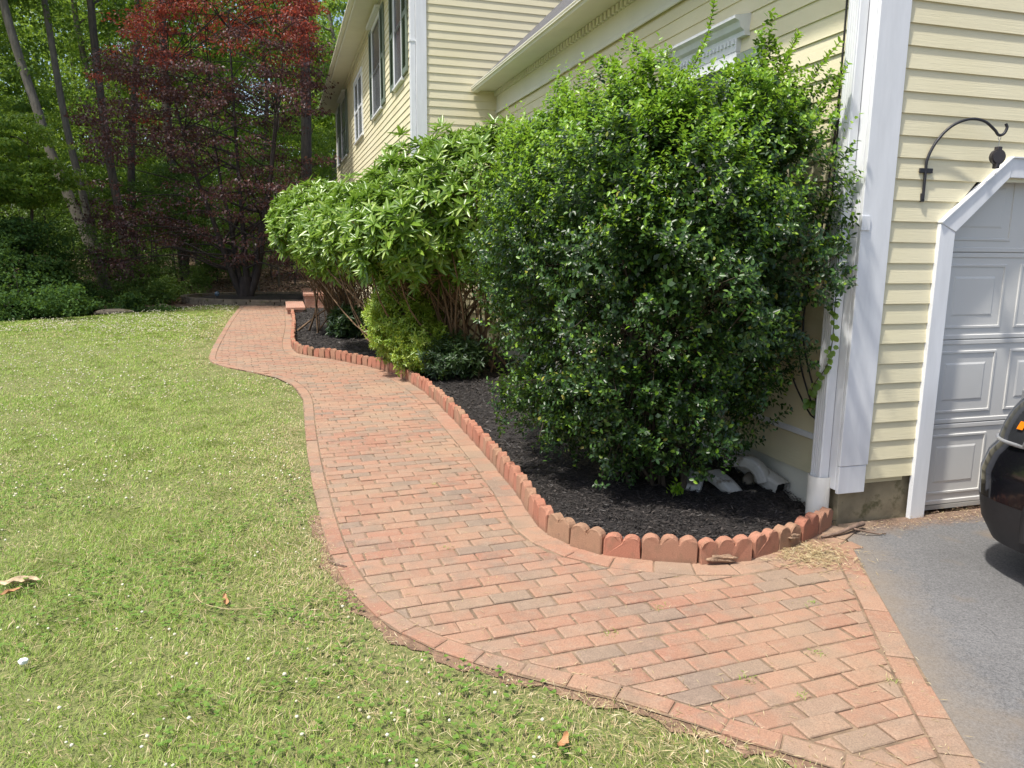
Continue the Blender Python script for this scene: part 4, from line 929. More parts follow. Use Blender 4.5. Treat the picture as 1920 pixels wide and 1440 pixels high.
# wheel arch liners and trims
for ya in AX:
    for sx in (-1, 1):
        a = np.linspace(R(-12), R(192), 28); ys = ya + np.cos(a) * 0.43; zs_ = 0.355 + np.sin(a) * 0.43; hwz = 0.955
        P_ = np.stack([np.full(28, CX + sx * 0.935), ys, zs_], 1); tubes('wheel_arch_trim', [(P_, np.full(28, 0.034))], M['bumper'], car, 8)
        bm = bmesh.new(); bmesh.ops.create_cone(bm, cap_ends=True, segments=32, radius1=0.42, radius2=0.42, depth=0.02); bmesh.ops.rotate(bm, matrix=Matrix.Rotation(R(90), 3, 'Y'), verts=bm.verts)
        bmesh.ops.translate(bm, vec=(CX + sx * 0.615, ya, 0.355), verts=bm.verts); bm_obj('wheel_well', bm, M['black_hole'], car)
        whl = bpy.data.objects.new('wheel', None); COL.objects.link(whl); whl.parent = car; whl.location = (CX + sx * 0.80, ya, 0.345)
        bm = bmesh.new(); prof = [(0.215, -0.10), (0.30, -0.115), (0.335, -0.10), (0.345, -0.06), (0.345, 0.06), (0.335, 0.10), (0.30, 0.115), (0.215, 0.10)]
        for k in range(48):
            a0, a1 = 2 * np.pi * k / 48, 2 * np.pi * (k + 1) / 48
            for (r0, x0), (r1, x1) in zip(prof[:-1], prof[1:]):
                bm.faces.new([bm.verts.new(v) for v in ((x0, r0 * math.cos(a0), r0 * math.sin(a0)), (x1, r1 * math.cos(a0), r1 * math.sin(a0)), (x1, r1 * math.cos(a1), r1 * math.sin(a1)), (x0, r0 * math.cos(a1), r0 * math.sin(a1)))])
        bmesh.ops.remove_doubles(bm, verts=bm.verts, dist=1e-4); bm_obj('tyre', bm, M['tyre'], whl)
        bm = bmesh.new(); bmesh.ops.create_cone(bm, cap_ends=True, segments=32, radius1=0.06, radius2=0.05, depth=0.05); bmesh.ops.rotate(bm, matrix=Matrix.Rotation(R(90), 3, 'Y'), verts=bm.verts); bmesh.ops.translate(bm, vec=(sx * 0.07, 0, 0), verts=bm.verts)
        for k in range(5):
            a0 = 2 * np.pi * k / 5; u = Vector((0, math.cos(a0), math.sin(a0))); v_ = Vector((0, -math.sin(a0), math.cos(a0)))
            add_prism(bm, [Vector((sx * 0.06, 0, 0)) + u * 0.04 - v_ * 0.03, Vector((sx * 0.07, 0, 0)) + u * 0.215 - v_ * 0.045, Vector((sx * 0.07, 0, 0)) + u * 0.215 + v_ * 0.045, Vector((sx * 0.06, 0, 0)) + u * 0.04 + v_ * 0.03], (sx * 0.03, 0, 0))
        a = np.linspace(0, 2 * np.pi, 33); Vr, Fr = tube_arrays([(np.stack([np.full(33, sx * 0.075), np.cos(a) * 0.213, np.sin(a) * 0.213], 1), np.full(33, 0.016))], 6)
        vs = [bm.verts.new(v) for v in Vr]
        for f in Fr: bm.faces.new([vs[i] for i in f])
        bm_obj('rim', bm, M['rim'], whl)
# hood, cabin, windows
bm = bmesh.new()
ho = np.array(outline(1.03, 60)); rows = []
for hw_, dk, z, crown in ((0.838, 0.004, 1.031, 0.0), (0.815, 0.05, 1.058, 0.012), (0.80, 0.22, 1.075, 0.028), (0.80, 0.70, 1.10, 0.035)):
    row = []
    for f in np.linspace(-1, 1, 17):
        x = f * hw_; yo = np.interp(min(abs(f), 0.999) * ho[-1, 0], ho[:, 0], ho[:, 1]) if dk < 0.5 else 0.56
        row.append(bm.verts.new((CX + x, FY - yo - dk, z + crown * (1 - f * f))))
    rows.append(row)
for ra, rb in zip(rows[:-1], rows[1:]):
    for i in range(16): bm.faces.new((ra[i], ra[i + 1], rb[i + 1], rb[i]))
for k in (0, 16):
    sx = -1 if k == 0 else 1; lo = [bm.verts.new((CX + sx * 0.842, r_[k].co.y, 1.026)) for r_ in rows]
    for a_, b_, c_, d_ in zip(rows[:-1], rows[1:], lo[1:], lo[:-1]): bm.faces.new((a_[k], b_[k], c_, d_))
bm_obj('hood', bm, M['paint'], car)
cab = [(-1.2, 0.86, 1.03), (-1.85, 0.66, 1.58), (-2.5, 0.68, 1.64), (-3.6, 0.66, 1.60), (-4.25, 0.82, 1.05)]
bm = bmesh.new(); ring = []
for y, x, z in cab: ring.append([bm.verts.new((CX - x, FY + y, z)), bm.verts.new((CX + x, FY + y, z))])
for a_, b_ in zip(ring[:-1], ring[1:]): bm.faces.new((a_[0], a_[1], b_[1], b_[0]))
for k in (0, 1):
    base = [bm.verts.new((CX + (-0.88, 0.88)[k], FY + y, 1.025)) for y in (-1.2, -2.5, -4.3)]
    bm.faces.new((ring[0][k], ring[1][k], base[1], base[0])); bm.faces.new((ring[1][k], ring[2][k], base[1])); bm.faces.new((ring[2][k], ring[3][k], base[1])); bm.faces.new((ring[3][k], ring[4][k], base[2], base[1]))
bm_obj('cabin', bm, M['paint'], car)
bm = bmesh.new(); a_ = [(-0.78, -1.28, 1.10), (0.78, -1.28, 1.10), (0.63, -1.80, 1.54), (-0.63, -1.80, 1.54)]; add_prism(bm, [(CX + x, FY + y + 0.012, z + 0.012) for x, y, z in a_], (0, -0.006, -0.004)); bm_obj('windscreen', bm, M['glass'], car)
for sx in (-1, 1):
    for ys_ in ((-1.55, -2.35), (-2.45, -3.45)):
        bm = bmesh.new(); y0, y1 = ys_; top0 = y0 - 0.30 if y0 > -2 else y0
        add_prism(bm, [(CX + sx * 0.875, FY + y0, 1.08), (CX + sx * 0.875, FY + y1, 1.08), (CX + sx * 0.705, FY + y1, 1.56), (CX + sx * 0.705, FY + top0, 1.53)], (sx * 0.008, 0, 0.003)); bm_obj('side_window', bm, M['glass'], car)
    mr = box('side_mirror', (CX + sx * 0.93 - 0.02 * (sx < 0) * 6, CX + sx * 0.93 + 0.02 * (sx > 0) * 6, FY - 1.55, FY - 1.45, 1.06, 1.2), M['paint'], car, 0.02)
# headlights wrap the front corners
def headlight(sx):
    V, F = [], []; zz = np.linspace(0.735, 0.985, 7); ks = np.linspace(0.46, 0.93, 14); n = len(ks)
    for z in zz:
        h_ = np.array(outline(z, 60)); tt = np.linspace(0, 1, 60); sh = (z - 0.735) / 0.265
        for k in ks:
            kk = k if k < 0.9 else k; x = np.interp(kk, tt, h_[:, 0]); y = np.interp(kk, tt, h_[:, 1])
            bul = 0.030 * math.sin(math.pi * min(1, max(0, (k - 0.48) / 0.52))) ** 0.5 * math.sin(math.pi * (0.08 + 0.84 * sh)) ** 0.5
            V.append((CX + sx * (x + bul * 0.8), FY - y + bul * 0.8, z))
    F = [(i * n + j, i * n + j + 1, (i + 1) * n + j + 1, (i + 1) * n + j) for i in range(len(zz) - 1) for j in range(n - 1)]
    o_ = link('headlight', np_mesh('headlight', V, F), M['lens'], car, True)
    Vn = np.array(V).reshape(len(zz), n, 3)
    rim = np.concatenate([Vn[0, :, :], Vn[:, -1, :][1:], Vn[-1, ::-1, :][1:], Vn[::-1, 0, :][1:]])
    tubes('bezel', [(rim, np.full(len(rim), 0.011))], M['chrome'], o_, 6)
    am = Vn[2:4, 11:13, :] + np.array([sx * 0.008, 0.002, 0]); m_ = am.shape[1]
    link('marker_light', np_mesh('marker_light', am.reshape(-1, 3), [(i * m_ + j, i * m_ + j + 1, (i + 1) * m_ + j + 1, (i + 1) * m_ + j) for i in range(am.shape[0] - 1) for j in range(m_ - 1)]), M['amber'], o_)
for sx in (-1, 1): headlight(sx)
bm = bmesh.new(); [add_box(bm, CX - 0.55 + k * 0.158, CX - 0.45 + k * 0.158, FY - 0.13, FY - 0.05, 0.76, 0.95, 0.01) for k in range(7)]; bm_obj('grille', bm, M['chrome'], car)

# ------------------------------------------------------------------ shrubs
def ell_surface(ells, n, wall=True, lump_amp=0.19, seed=0, flr=0.12):
    """points on the outside of a union of ellipsoids given in house coordinates (s, t, z, rs, rt, rz)"""
    g = np.random.default_rng(seed); P, N = [], []
    areas = np.array([(e[3] * e[4] + e[4] * e[5] + e[3] * e[5]) for e in ells]); cnt = (n * 1.7 * areas / areas.sum()).astype(int)
    for e, c in zip(ells, cnt):
        d = unit(g.normal(size=(c, 3))); r_ = np.array(e[3:])
        lum = 1 + lump_amp * (np.sin(d[:, 0] * 5 + seed) * np.sin(d[:, 1] * 6 + 1) + 0.45 * np.sin(d[:, 2] * 17 + d[:, 1] * 6) * np.sin(d[:, 0] * 15 + d[:, 1] * 13) + 0.7 * np.sin(d[:, 2] * 9 + d[:, 0] * 7) * np.sin(d[:, 1] * 11 + 2 * seed))
        p = np.array(e[:3]) + d * r_ * lum[:, None]; nn = unit(d / r_)
        k = np.ones(c, bool)
        for f in ells:
            if f is e: continue
            k &= (((p - np.array(f[:3])) / np.array(f[3:])) ** 2).sum(1) > 0.80
        if wall: k &= ~((p[:, 0] > -0.03) & (p[:, 1] > -0.03))
        k &= p[:, 2] > flr
        P.append(p[k]); N.append(nn[k])
    P = np.concatenate(P); N = np.concatenate(N); o = g.permutation(len(P))[:n]
    P, N = P[o], N[o]
    rot = lambda v: np.stack([v[:, 0] * Bv[0] + v[:, 1] * Av[0], v[:, 0] * Bv[1] + v[:, 1] * Av[1], v[:, 2]], 1)
    W_ = rot(P); W_[:, :2] += C0n
    return W_, rot(N)
def shoots(P, D, nl, length, L, Wd, spread=0.9):
    """alternate leaves along a shoot that ends at P, growing along D"""
    n = len(P); D = unit(D); t = np.tile(np.linspace(0, 1, nl), n); i = np.repeat(np.arange(n), nl)
    base = P[i] - D[i] * (length[i] * (1 - t))[:, None]
    ref = unit(np.cross(D, rng.normal(size=(n, 3))))[i]; up = np.cross(D[i], ref); ang = t * nl * 2.4 + rng.uniform(0, 6.28, n)[i]
    side = ref * np.cos(ang)[:, None] + up * np.sin(ang)[:, None]
    T = unit(D[i] * (1 - spread * (1 - 0.6 * t))[:, None] + side * spread + rng.normal(0, .15, (n * nl, 3)))
    N = unit(D[i] * 1.0 - T * 0.3 + np.array([0, 0, 0.5]) + rng.normal(0, .25, (n * nl, 3)))
    return base, T, N, L * rng.uniform(0.7, 1.15, n * nl), Wd * rng.uniform(0.75, 1.15, n * nl), i, t
def stems(base_pts, tip_pts, r0, r1, sag=0.15, seg=7):
    out = []
    for b, t in zip(base_pts, tip_pts):
        m_ = (b + t) / 2 + rng.normal(0, sag, 3) * np.linalg.norm(t - b) * 0.3; m_[2] += 0.05
        P = bez([b, b * 0.6 + m_ * 0.4 + rng.normal(0, .02, 3), m_, t], 4); out.append((P, np.linspace(r0 * rng.uniform(.6, 1.1), r1, len(P))))
    return out
# --- the large holly at the corner
H_E = [(-0.93, 1.10, 1.70, 0.90, 1.24, 1.04), (-0.74, 1.05, 2.43, 0.58, 0.86, 0.46), (-0.40, 0.38, 1.80, 0.54, 0.52, 0.98), (-0.60, 0.55, 1.12, 0.52, 0.52, 0.58), (-0.93, 0.95, 0.80, 0.70, 0.90, 0.66), (-1.12, 1.85, 1.58, 0.68, 0.80, 0.92), (-0.95, 2.1, 2.3, 0.62, 0.85, 0.55), (-1.12, 1.3, 0.62, 0.64, 0.75, 0.42)]
hb = thing('holly_bush', 'large rounded dark glossy holly bush against the garage side by the front corner', 'bush', toW(-0.7, 0.9, 0.03))
def rel(o, child): child.matrix_parent_inverse = Matrix.Translation(-Vector(o.location)); return child
P, N = ell_surface(H_E, 15500, seed=1)
kp = rng.random(len(P)) < np.clip(0.58 + 0.5 * (P[:, 2] - 0.9), 0.58, 1.0); P, N = P[kp], N[kp]
P = P - N * (rng.beta(1.1, 2.6, len(P)) * 0.26)[:, None]
hol = np.sin(P[:, 0] * 9 + 1) * np.sin(P[:, 2] * 10 + 2 * np.sin(P[:, 1] * 4)) + 0.8 * np.sin(P[:, 0] * 5.3 + P[:, 2] * 6.1 + 2) * np.sin(P[:, 1] * 8.7) + 0.5 * np.sin(P[:, 2] * 17 + P[:, 0] * 13) * np.sin(P[:, 1] * 15 - P[:, 2] * 5)
P = P - N * (0.26 * np.clip(hol - 0.15, 0, 1) - 0.08 * np.clip(-hol - 0.3, 0, 1))[:, None]
D = unit(N + np.array([0, 0, 0.55]) + rng.normal(0, .45, N.shape)); ln = rng.uniform(0.07, 0.18, len(P))
longs = rng.random(len(P)) < 0.012 + 0.05 * (N[:, 2] > 0.2); amt = rng.uniform(0.03, 0.20, longs.sum()); P[longs] += unit(D[longs] + np.array([0, 0, .5])) * amt[:, None]; ln[longs] += amt
b, T, NN, L, Wd, i, t = shoots(P, D, 12, ln, 0.035, 0.0205)
new = (t > 0.45) & (rng.random(len(t)) < (0.05 + 0.85 * np.clip((P[i][:, 2] - 1.65) / 0.9, 0, 1) + 0.2 * np.clip(N[i][:, 2], 0, 1)))  # lighter leaves thicken upward: new growth plus painted sunlight on the crown
rel(hb, leaves('foliage', b, T, NN, L, Wd, [M['holly'], M['holly_new_lit']], hb, 'h', 0.16, 0.12, mats=new.astype(int)))
P2, N2 = ell_surface(H_E, 5200, seed=2); kp = rng.random(len(P2)) < np.clip(0.25 + 0.75 * (P2[:, 2] - 0.7), 0.25, 1.0); P2, N2 = P2[kp], N2[kp]; P2 = P2 - N2 * rng.uniform(0.18, 0.55, len(P2))[:, None]
b, T, NN, L, Wd, i, t = shoots(P2, unit(N2 + rng.normal(0, .7, N2.shape)), 9, np.full(len(P2), 0.2), 0.05, 0.03)
rel(hb, leaves('inner_foliage', b, T, NN, L, Wd, M['holly'], hb, 'q', 0.2, 0.1))
# long whips on top and toward the corner board
tips = [toW(-0.62, 0.66, 3.50), toW(-0.30, 0.30, 2.92), toW(-0.16, 0.12, 2.84), toW(-0.2, 0.03, 2.62), toW(-0.17, 0.02, 2.70), toW(-0.16, 0.0, 1.98), toW(-1.0, 2.3, 3.02), toW(-1.1, 2.0, 2.9), toW(-0.5, 1.0, 3.05), toW(-0.9, 2.75, 2.75), toW(-0.2, 0.45, 2.95), toW(-0.17, 0.02, 1.72)]
bases = [toW(-0.75, 0.95, 2.5), toW(-0.45, 0.5, 2.3), toW(-0.4, 0.4, 2.2), toW(-0.4, 0.3, 2.1), toW(-0.3, 0.3, 2.1), toW(-0.35, 0.35, 1.8), toW(-1.1, 1.9, 2.3), toW(-1.1, 1.8, 2.3), toW(-0.7, 1.0, 2.5), toW(-1.1, 2.3, 2.2), toW(-0.4, 0.6, 2.4), toW(-0.3, 0.3, 1.6)]
wh = stems(bases, tips, 0.006, 0.002, 0.1); wp = []
pts, dirs = [], []
for Pw, _ in wh:
    q = resample(Pw, 0.024)[6:]; pts.append(q); dirs.append(np.gradient(q, axis=0))
q = np.concatenate(pts); d_ = unit(np.concatenate(dirs)); n = len(q); sd_ = unit(np.cross(d_, rng.normal(size=(n, 3))))
rel(hb, leaves('whip_foliage', np.repeat(q, 3, 0), np.concatenate([unit(d_ * .7 + sd_), unit(d_ * .7 - sd_), unit(d_ * .7 + np.cross(d_, sd_))], 1).reshape(-1, 3), unit(np.repeat(d_, 3, 0) + rng.normal(0, .4, (3 * n, 3)) + np.array([0, -.3, .5])), rng.uniform(0.026, 0.046, 3 * n), rng.uniform(0.017, 0.027, 3 * n), M['holly_new_lit'], hb, 'h', 0.15, 0.1))
bp = np.array([toW(-0.75 + rng.normal(0, .14), 0.95 + rng.normal(0, .2), 0.04) for _ in range(26)])
tp = P2[rng.integers(0, len(P2), 26)]; tp = tp[np.argsort(tp[:, 2])]; sub = P[rng.permutation(np.where(P[:, 2] < 1.7)[0])[:300]]
sb = np.array([bp[k % 26] * 0.45 + tp[k % 26] * 0.55 for k in range(300)])
rel(hb, tubes('stem', wh + stems(bp, tp, 0.02, 0.006, 0.2) + stems(sb, sub, 0.006, 0.002, 0.2), M['dark_twig'], hb, 5))
# little holly sprig low in front
sg = thing('holly_sprig', 'small holly sprig poking out of the mulch in front of the big bush', 'sprig', (1.04, 4.72, 0.06))
sp = np.array([[0, 0, 0], [0.01, -0.02, 0.08], [0.02, -0.05, 0.15]]); tubes('stem', [(sp, np.full(3, 0.003))], M['dark_twig'], sg, 5)
b, T, NN, L, Wd, i, t = shoots(np.array([[0.02, -0.05, 0.16], [0.03, -0.04, 0.13], [0, -0.06, 0.12], [0.05, -0.03, 0.1]]), np.array([[0, -.3, 1], [.8, -.2, .4], [-.8, -.3, .3], [.6, -.6, .2]]), 9, np.full(4, 0.08), 0.042, 0.024)
leaves('foliage', b, T, NN, L, Wd, M['holly_new_lit'], sg, 'h', 0.15, 0.12)

# --- rhododendrons
def rhodo(name, label, ells, nwh, base, nst, leafL, seed, low=None, flr=1.2, rs=0.5):
    o = thing(name, label, 'bush', base)
    P, N = ell_surface(ells, nwh, seed=seed, flr=flr, lump_amp=0.15)
    P = P - N * (rng.beta(1.0, 2.5, len(P)) * 0.36 - 0.08)[:, None] + np.array([0, 0, 1.0]) * (rng.random(len(P)) ** 3 * 0.14)[:, None]; n = len(P)
    ax = unit(N * 0.8 + np.array([-0.1, -0.25, 0.7]) + rng.normal(0, .28, N.shape)); nl = 10
    i = np.repeat(np.arange(n), nl); k = np.tile(np.arange(nl), n)
    ref = unit(np.cross(ax, rng.normal(size=(n, 3)))); r2 = np.cross(ax, ref); ang = k * 2.399 + rng.normal(0, .2, n * nl)
    rad = ref[i] * np.cos(ang)[:, None] + r2[i] * np.sin(ang)[:, None]
    tilt = np.where(k > 6, 1.1, rng.uniform(0.05, 0.85, n * nl))
    T = unit(rad + ax[i] * tilt[:, None]); NN = unit(ax[i] - rad * tilt[:, None] * 0.7 + rng.normal(0, .12, (n * nl, 3)))
    L = leafL * rng.uniform(0.6, 1.25, n * nl) * rng.uniform(0.7, 1.2, n)[i] * np.where(k > 7, 0.7, 1)
    rel(o, leaves('foliage', P[i], T, NN, L, L * rng.uniform(0.21, 0.29, n * nl), M['rhodo'], o, 'h', 0.14, 0.16))
    bp = np.array(base) + np.c_[rng.normal(0, rs, nst) * 0.6, rng.normal(0, rs, nst) * 0.6, np.zeros(nst)]
    tp = P[rng.integers(0, n, nst)] - N[rng.integers(0, n, nst)] * 0.1
    tw = P[rng.integers(0, n, nst * 6)]; mid = np.array([bp[q % nst] * 0.4 + tp[q % nst] * 0.6 + rng.normal(0, .05, 3) for q in range(nst * 6)])
    # twigs start near their own stem and end near the closest whorl
    tw = np.array([P[np.argmin(((P - m_ - np.array([0, 0, .35]) - rng.normal(0, .3, 3)) ** 2).sum(1))] for m_ in mid])
    rel(o, tubes('stem', stems(bp, tp, 0.022, 0.007, 0.22) + stems(mid, tw, 0.007, 0.003, 0.25), M['twig'], o, 5)); return o
def inh(x, y): d = np.array([x, y]) - C0n; return float(d @ Bv), float(d @ Av)
s1, t1 = inh(-1.05, 10.15)
rhodo('rhododendron', 'big bright green rhododendron with bare lower stems beside the holly bush', [(s1 + 0.18, t1, 2.12, 0.90, 1.20, 0.80), (s1 - 0.50, t1 + 0.8, 1.92, 0.75, 1.05, 0.60), (s1 - 1.0, t1 + 2.0, 1.75, 0.6, 0.9, 0.5), (s1 + 0.55, t1 - 0.7, 2.12, 0.75, 0.9, 0.84), (s1 - 0.2, t1 - 0.5, 1.80, 0.85, 0.75, 0.60)], 3300, (-0.75, 10.2, 0.05), 95, 0.150, 11)
s2, t2 = inh(-3.40, 14.5)
rhodo('rhododendron', 'farther rhododendron at the left end of the shrub row overhanging the brick path', [(s2, t2, 2.05, 0.95, 1.3, 0.64), (s2 - 0.15, t2 - 0.9, 1.9, 0.75, 0.7, 0.52)], 1700, (-3.1, 14.7, 0.05), 70, 0.145, 13, flr=1.1)
# --- yellow green low shrub between them
def low_shrub(name, label, ells, nsh, mat, base, L, Wd, seed, nl=11):
    o = thing(name, label, 'bush', base)
    P, N = ell_surface(ells, nsh, seed=seed, flr=0.1, lump_amp=0.14); P = P - N * (rng.beta(1, 2.5, len(P)) * 0.22)[:, None]
    b, T, NN, L_, W_, i, t = shoots(P, unit(N + np.array([0, 0, .4]) + rng.normal(0, .4, N.shape)), nl, np.full(len(P), 0.10), L, Wd)
    rel(o, leaves('foliage', b, T, NN, L_, W_, mat, o, 'h', 0.15, 0.18))
    bp = np.array(base) + np.c_[rng.normal(0, .1, 14), rng.normal(0, .1, 14), np.zeros(14)]
    rel(o, tubes('stem', stems(bp, P[rng.integers(0, len(P), 14)], 0.01, 0.003), M['dark_twig'], o, 5)); return o
s3, t3 = inh(-1.38, 10.05)
low_shrub('low_shrub', 'small yellow green shrub at the edging in front of the rhododendron stems', [(s3 - 0.05, t3 + 0.05, 0.72, 0.52, 0.60, 0.57), (s3 + 0.1, t3 - 0.4, 0.42, 0.42, 0.5, 0.38)], 1800, M['pieris'], (-1.25, 10.1, 0.05), 0.06, 0.02, 21)
s4, t4 = inh(-0.75, 9.45)
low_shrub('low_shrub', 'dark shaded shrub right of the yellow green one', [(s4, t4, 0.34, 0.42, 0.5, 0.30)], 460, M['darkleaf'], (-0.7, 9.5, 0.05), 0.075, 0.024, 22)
s5, t5 = inh(-2.95, 13.6)
low_shrub('low_shrub', 'low dark green plant under the farther rhododendron', [(s5, t5, 0.33, 0.38, 0.45, 0.30)], 420, M['darkleaf'], (-2.95, 13.6, 0.05), 0.09, 0.03, 23)

# ------------------------------------------------------------------ lawn: grass, straw, clover
LL = [p for p in PATH_L]
def lawn_pts(n, x0, x1, y0, y1):
    q = scatter(n, x0, x1, y0, y1, LAWN); edge = dist_poly(pl_s, q[:, 0], q[:, 1])
    # inside the frustum (with a margin for a step to the side)
    out_ = q[:, 0] < -0.76 * q[:, 1] - 0.5
    k = (q[:, 0] > -1.35 * q[:, 1] - 2.2) & ~(out_ & (rng.random(len(q)) < 0.55)) & (q[:, 1] > 0.6) & ~((edge < 0.03) & (rng.random(len(q)) < 0.5))
    return q[k], edge[k]
gP, gT, gN, gL, gW, gM = [], [], [], [], [], []
for (n, x0, x1, y0, y1, sc, wsc) in ((240000, -6.4, 1.45, 0.7, 4.6, 1.0, 1.0), (170000, -10.5, -0.9, 4.6, 8.2, 1.0, 1.5), (120000, -16, -1.9, 8.2, 13.5, 1.0, 2.4), (70000, -16, -4, 13.5, 24.3, 1.05, 4.2)):
    q, e = lawn_pts(n, x0, x1, y0, y1); n = len(q)
    pat = fbm(q[:, 0], q[:, 1], 1.6, 4); dens = 0.62 + 0.22 * pat - 0.25 * np.exp(-e / 0.25); k = rng.random(n) < np.clip(dens + 0.25, 0.2, 1)
    q, e, pat = q[k], e[k], pat[k]; n = len(q)
    az = rng.uniform(0, 6.28, n) ; lean = rng.gamma(2.2, 0.32, n)
    comb = fbm(q[:, 0], q[:, 1], 5, 9); az = az * 0.55 + comb * 2.0
    T = np.stack([np.cos(az) * lean, np.sin(az) * lean, np.ones(n)], 1); Nn = np.stack([np.cos(az), np.sin(az), -lean], 1) * -1
    dry = rng.random(n) < np.clip(0.07 + 0.62 * np.exp(-e / 0.32) + 0.12 * (pat < -0.6), 0.05, 0.6)
    h_ = rng.uniform(0.013, 0.041, n) * sc * (1 + 0.25 * np.clip(pat, -1, 1.5)) * np.clip(0.6 + e / 0.3, 0.6, 1)
    gP.append(np.c_[q, np.full(n, -0.005)]); gT.append(T); gN.append(Nn); gL.append(h_ * np.sqrt(1 + lean ** 2) * 0.9); gW.append(rng.uniform(0.0019, 0.0044, n) * wsc); gM.append(dry.astype(int))
gP, gT, gN, gL, gW, gM = map(np.concatenate, (gP, gT, gN, gL, gW, gM))
tag(leaves('lawn_grass', gP, gT, gN, gL, gW, [M['grass'], M['straw']], None, 'q', 0.15, 0.22, mats=gM), 'mown green lawn grass with dry patches left of the brick path', 'grass', kind='stuff')
# lying clippings
q, e = lawn_pts(9000, -4, 1.45, 1.3, 6.0); q2, e2 = lawn_pts(46000, -3.2, 1.45, 1.3, 7.0); k2 = (e2 < 0.75) & (rng.random(len(e2)) < np.exp(-e2 / 0.3) * np.clip(0.6 + 0.7 * fbm(q2[:, 0], q2[:, 1], 3.1, 44), 0.1, 1.3))
q = np.concatenate([q, q2[k2], ]); n = len(q); az = rng.uniform(0, 6.28, n)
tag(leaves('grass_clippings', np.c_[q, rng.uniform(0.006, 0.032, n)], np.c_[np.cos(az), np.sin(az), rng.normal(0, .2, n)], np.c_[rng.normal(0, .3, n), rng.normal(0, .3, n), np.ones(n)], rng.uniform(0.02, 0.07, n), rng.uniform(0.0015, 0.0035, n), M['straw'], None, 'q', 0.1, 0.05), 'dry grass clippings lying on the lawn', 'clippings', kind='stuff')
# clippings on the bricks, gathered in the joints near the corner and drive
q = scatter(9500, -2.4, 2.0, 2.0, 9, PATH); dn = np.minimum(dist_poly(dr_s, q[:, 0], q[:, 1]), dist_poly(pl_s, q[:, 0], q[:, 1])); keep = rng.random(len(q)) < 0.10 + 0.85 * np.exp(-dn / 0.13) + 0.5 * np.exp(-np.hypot(q[:, 0] - 1.75, q[:, 1] - 4.05) / 0.25)
q = q[keep]; n = len(q); az = rng.uniform(0, 6.28, n)
tag(leaves('path_straw', np.c_[q, rng.uniform(0.013, 0.018, n)], np.c_[np.cos(az), np.sin(az), rng.normal(0, .05, n)], np.c_[rng.normal(0, .2, n), rng.normal(0, .2, n), np.ones(n)], rng.uniform(0.015, 0.05, n), rng.uniform(0.0015, 0.0032, n), M['straw'], None, 'q', 0.1, 0.02), 'bits of dry straw in the brick joints', 'straw', kind='stuff')
q = np.stack([1.66 + rng.normal(0, .12, 1600), 4.02 + rng.normal(0, .10, 1600)], 1); n = len(q); az = rng.uniform(0, 6.28, n)
k = dist_poly(edge_s, q[:, 0], q[:, 1]) > 0.03; k &= ~inside(BED, q[:, 0], q[:, 1]); q, az = q[k], az[k]; n = len(q)
tag(leaves('straw_pile', np.c_[q, rng.uniform(0.014, 0.03, n)], np.c_[np.cos(az), np.sin(az), rng.normal(0, .2, n)], np.c_[rng.normal(0, .3, n), rng.normal(0, .3, n), np.ones(n)], rng.uniform(0.02, 0.06, n), rng.uniform(0.002, 0.004, n), M['straw'], None, 'q', 0.1, 0.02), 'heap of dry clippings where the path meets the driveway', 'straw', kind='stuff')
wc = np.array([(0.95, 2.75), (1.12, 2.62), (1.3, 2.95), (0.45, 3.1), (-0.35, 4.05), (-0.55, 5.2), (1.45, 3.4), (0.7, 3.35), (1.5, 2.75), (-0.9, 6.4)]); q = np.repeat(wc, 26, 0) + rng.normal(0, 0.022, (260, 2)); az = rng.uniform(0, 6.28, 260)
tag(leaves('joint_weeds', np.c_[q, np.full(260, 0.010)], np.c_[np.cos(az), np.sin(az), rng.uniform(.3, 1.2, 260)], np.c_[rng.normal(0, .3, 260), rng.normal(0, .3, 260), np.ones(260)], rng.uniform(0.012, 0.035, 260), rng.uniform(0.002, 0.004, 260), [M['grass'], M['straw']], None, 'q', 0.1, 0.1, mats=(rng.random(260) < .35).astype(int)), 'small weeds growing in the joints of the brick path', 'weeds', kind='stuff')
# clover
def clover(n, x0, x1, y0, y1, sz):
    q, e = lawn_pts(n, x0, x1, y0, y1); k = (fbm(q[:, 0], q[:, 1], 1.1, 15) > -0.5) & (e > 0.08); return np.c_[q[k], rng.uniform(0.03, 0.06, k.sum())], sz
bl = []
for args in ((420, -4, 1.4, 1.3, 4.6, 0.0068), (750, -7, -1, 4.6, 8.5, 0.008), (1500, -12, -2, 8.5, 14, 0.010), (2300, -16, -4.5, 14, 23, 0.012)):
    bl.append(clover(*args))
ico = bmesh.new(); bmesh.ops.create_icosphere(ico, subdivisions=1, radius=1.0); iv = np.array([v.co[:] for v in ico.verts]); itri = np.array([[v.index for v in f.verts] for f in ico.faces]); ico.free()
V, F, o_ = [], [], 0
for P_, sz in bl:
    n = len(P_); s_ = sz * rng.uniform(0.7, 1.3, n)
    vv = P_[:, None, :] + iv[None] * s_[:, None, None] * np.array([1, 1, 0.85]) * rng.uniform(.8, 1.2, (n, len(iv), 1)); V.append(vv.reshape(-1, 3)); F.append((o_ + np.arange(n)[:, None, None] * len(iv) + itri[None]).reshape(-1, 3)); o_ += n * len(iv)
tag(link('clover_flowers', np_mesh('clover_flowers', np.concatenate(V), np.concatenate(F)), M['clover_flower']), 'small white clover flowers dotted over the lawn', 'clover', kind='stuff')
q, e = lawn_pts(7000, -4, 1.4, 1.3, 5.5); k = fbm(q[:, 0], q[:, 1], 2.2, 21) > 0.15; q = q[k]; n = len(q); a0 = rng.uniform(0, 6.28, n); z = rng.uniform(0.015, 0.04, n)
P3 = np.repeat(np.c_[q, z], 3, 0); a3 = np.repeat(a0, 3) + np.tile([0, 2.094, 4.189], n)
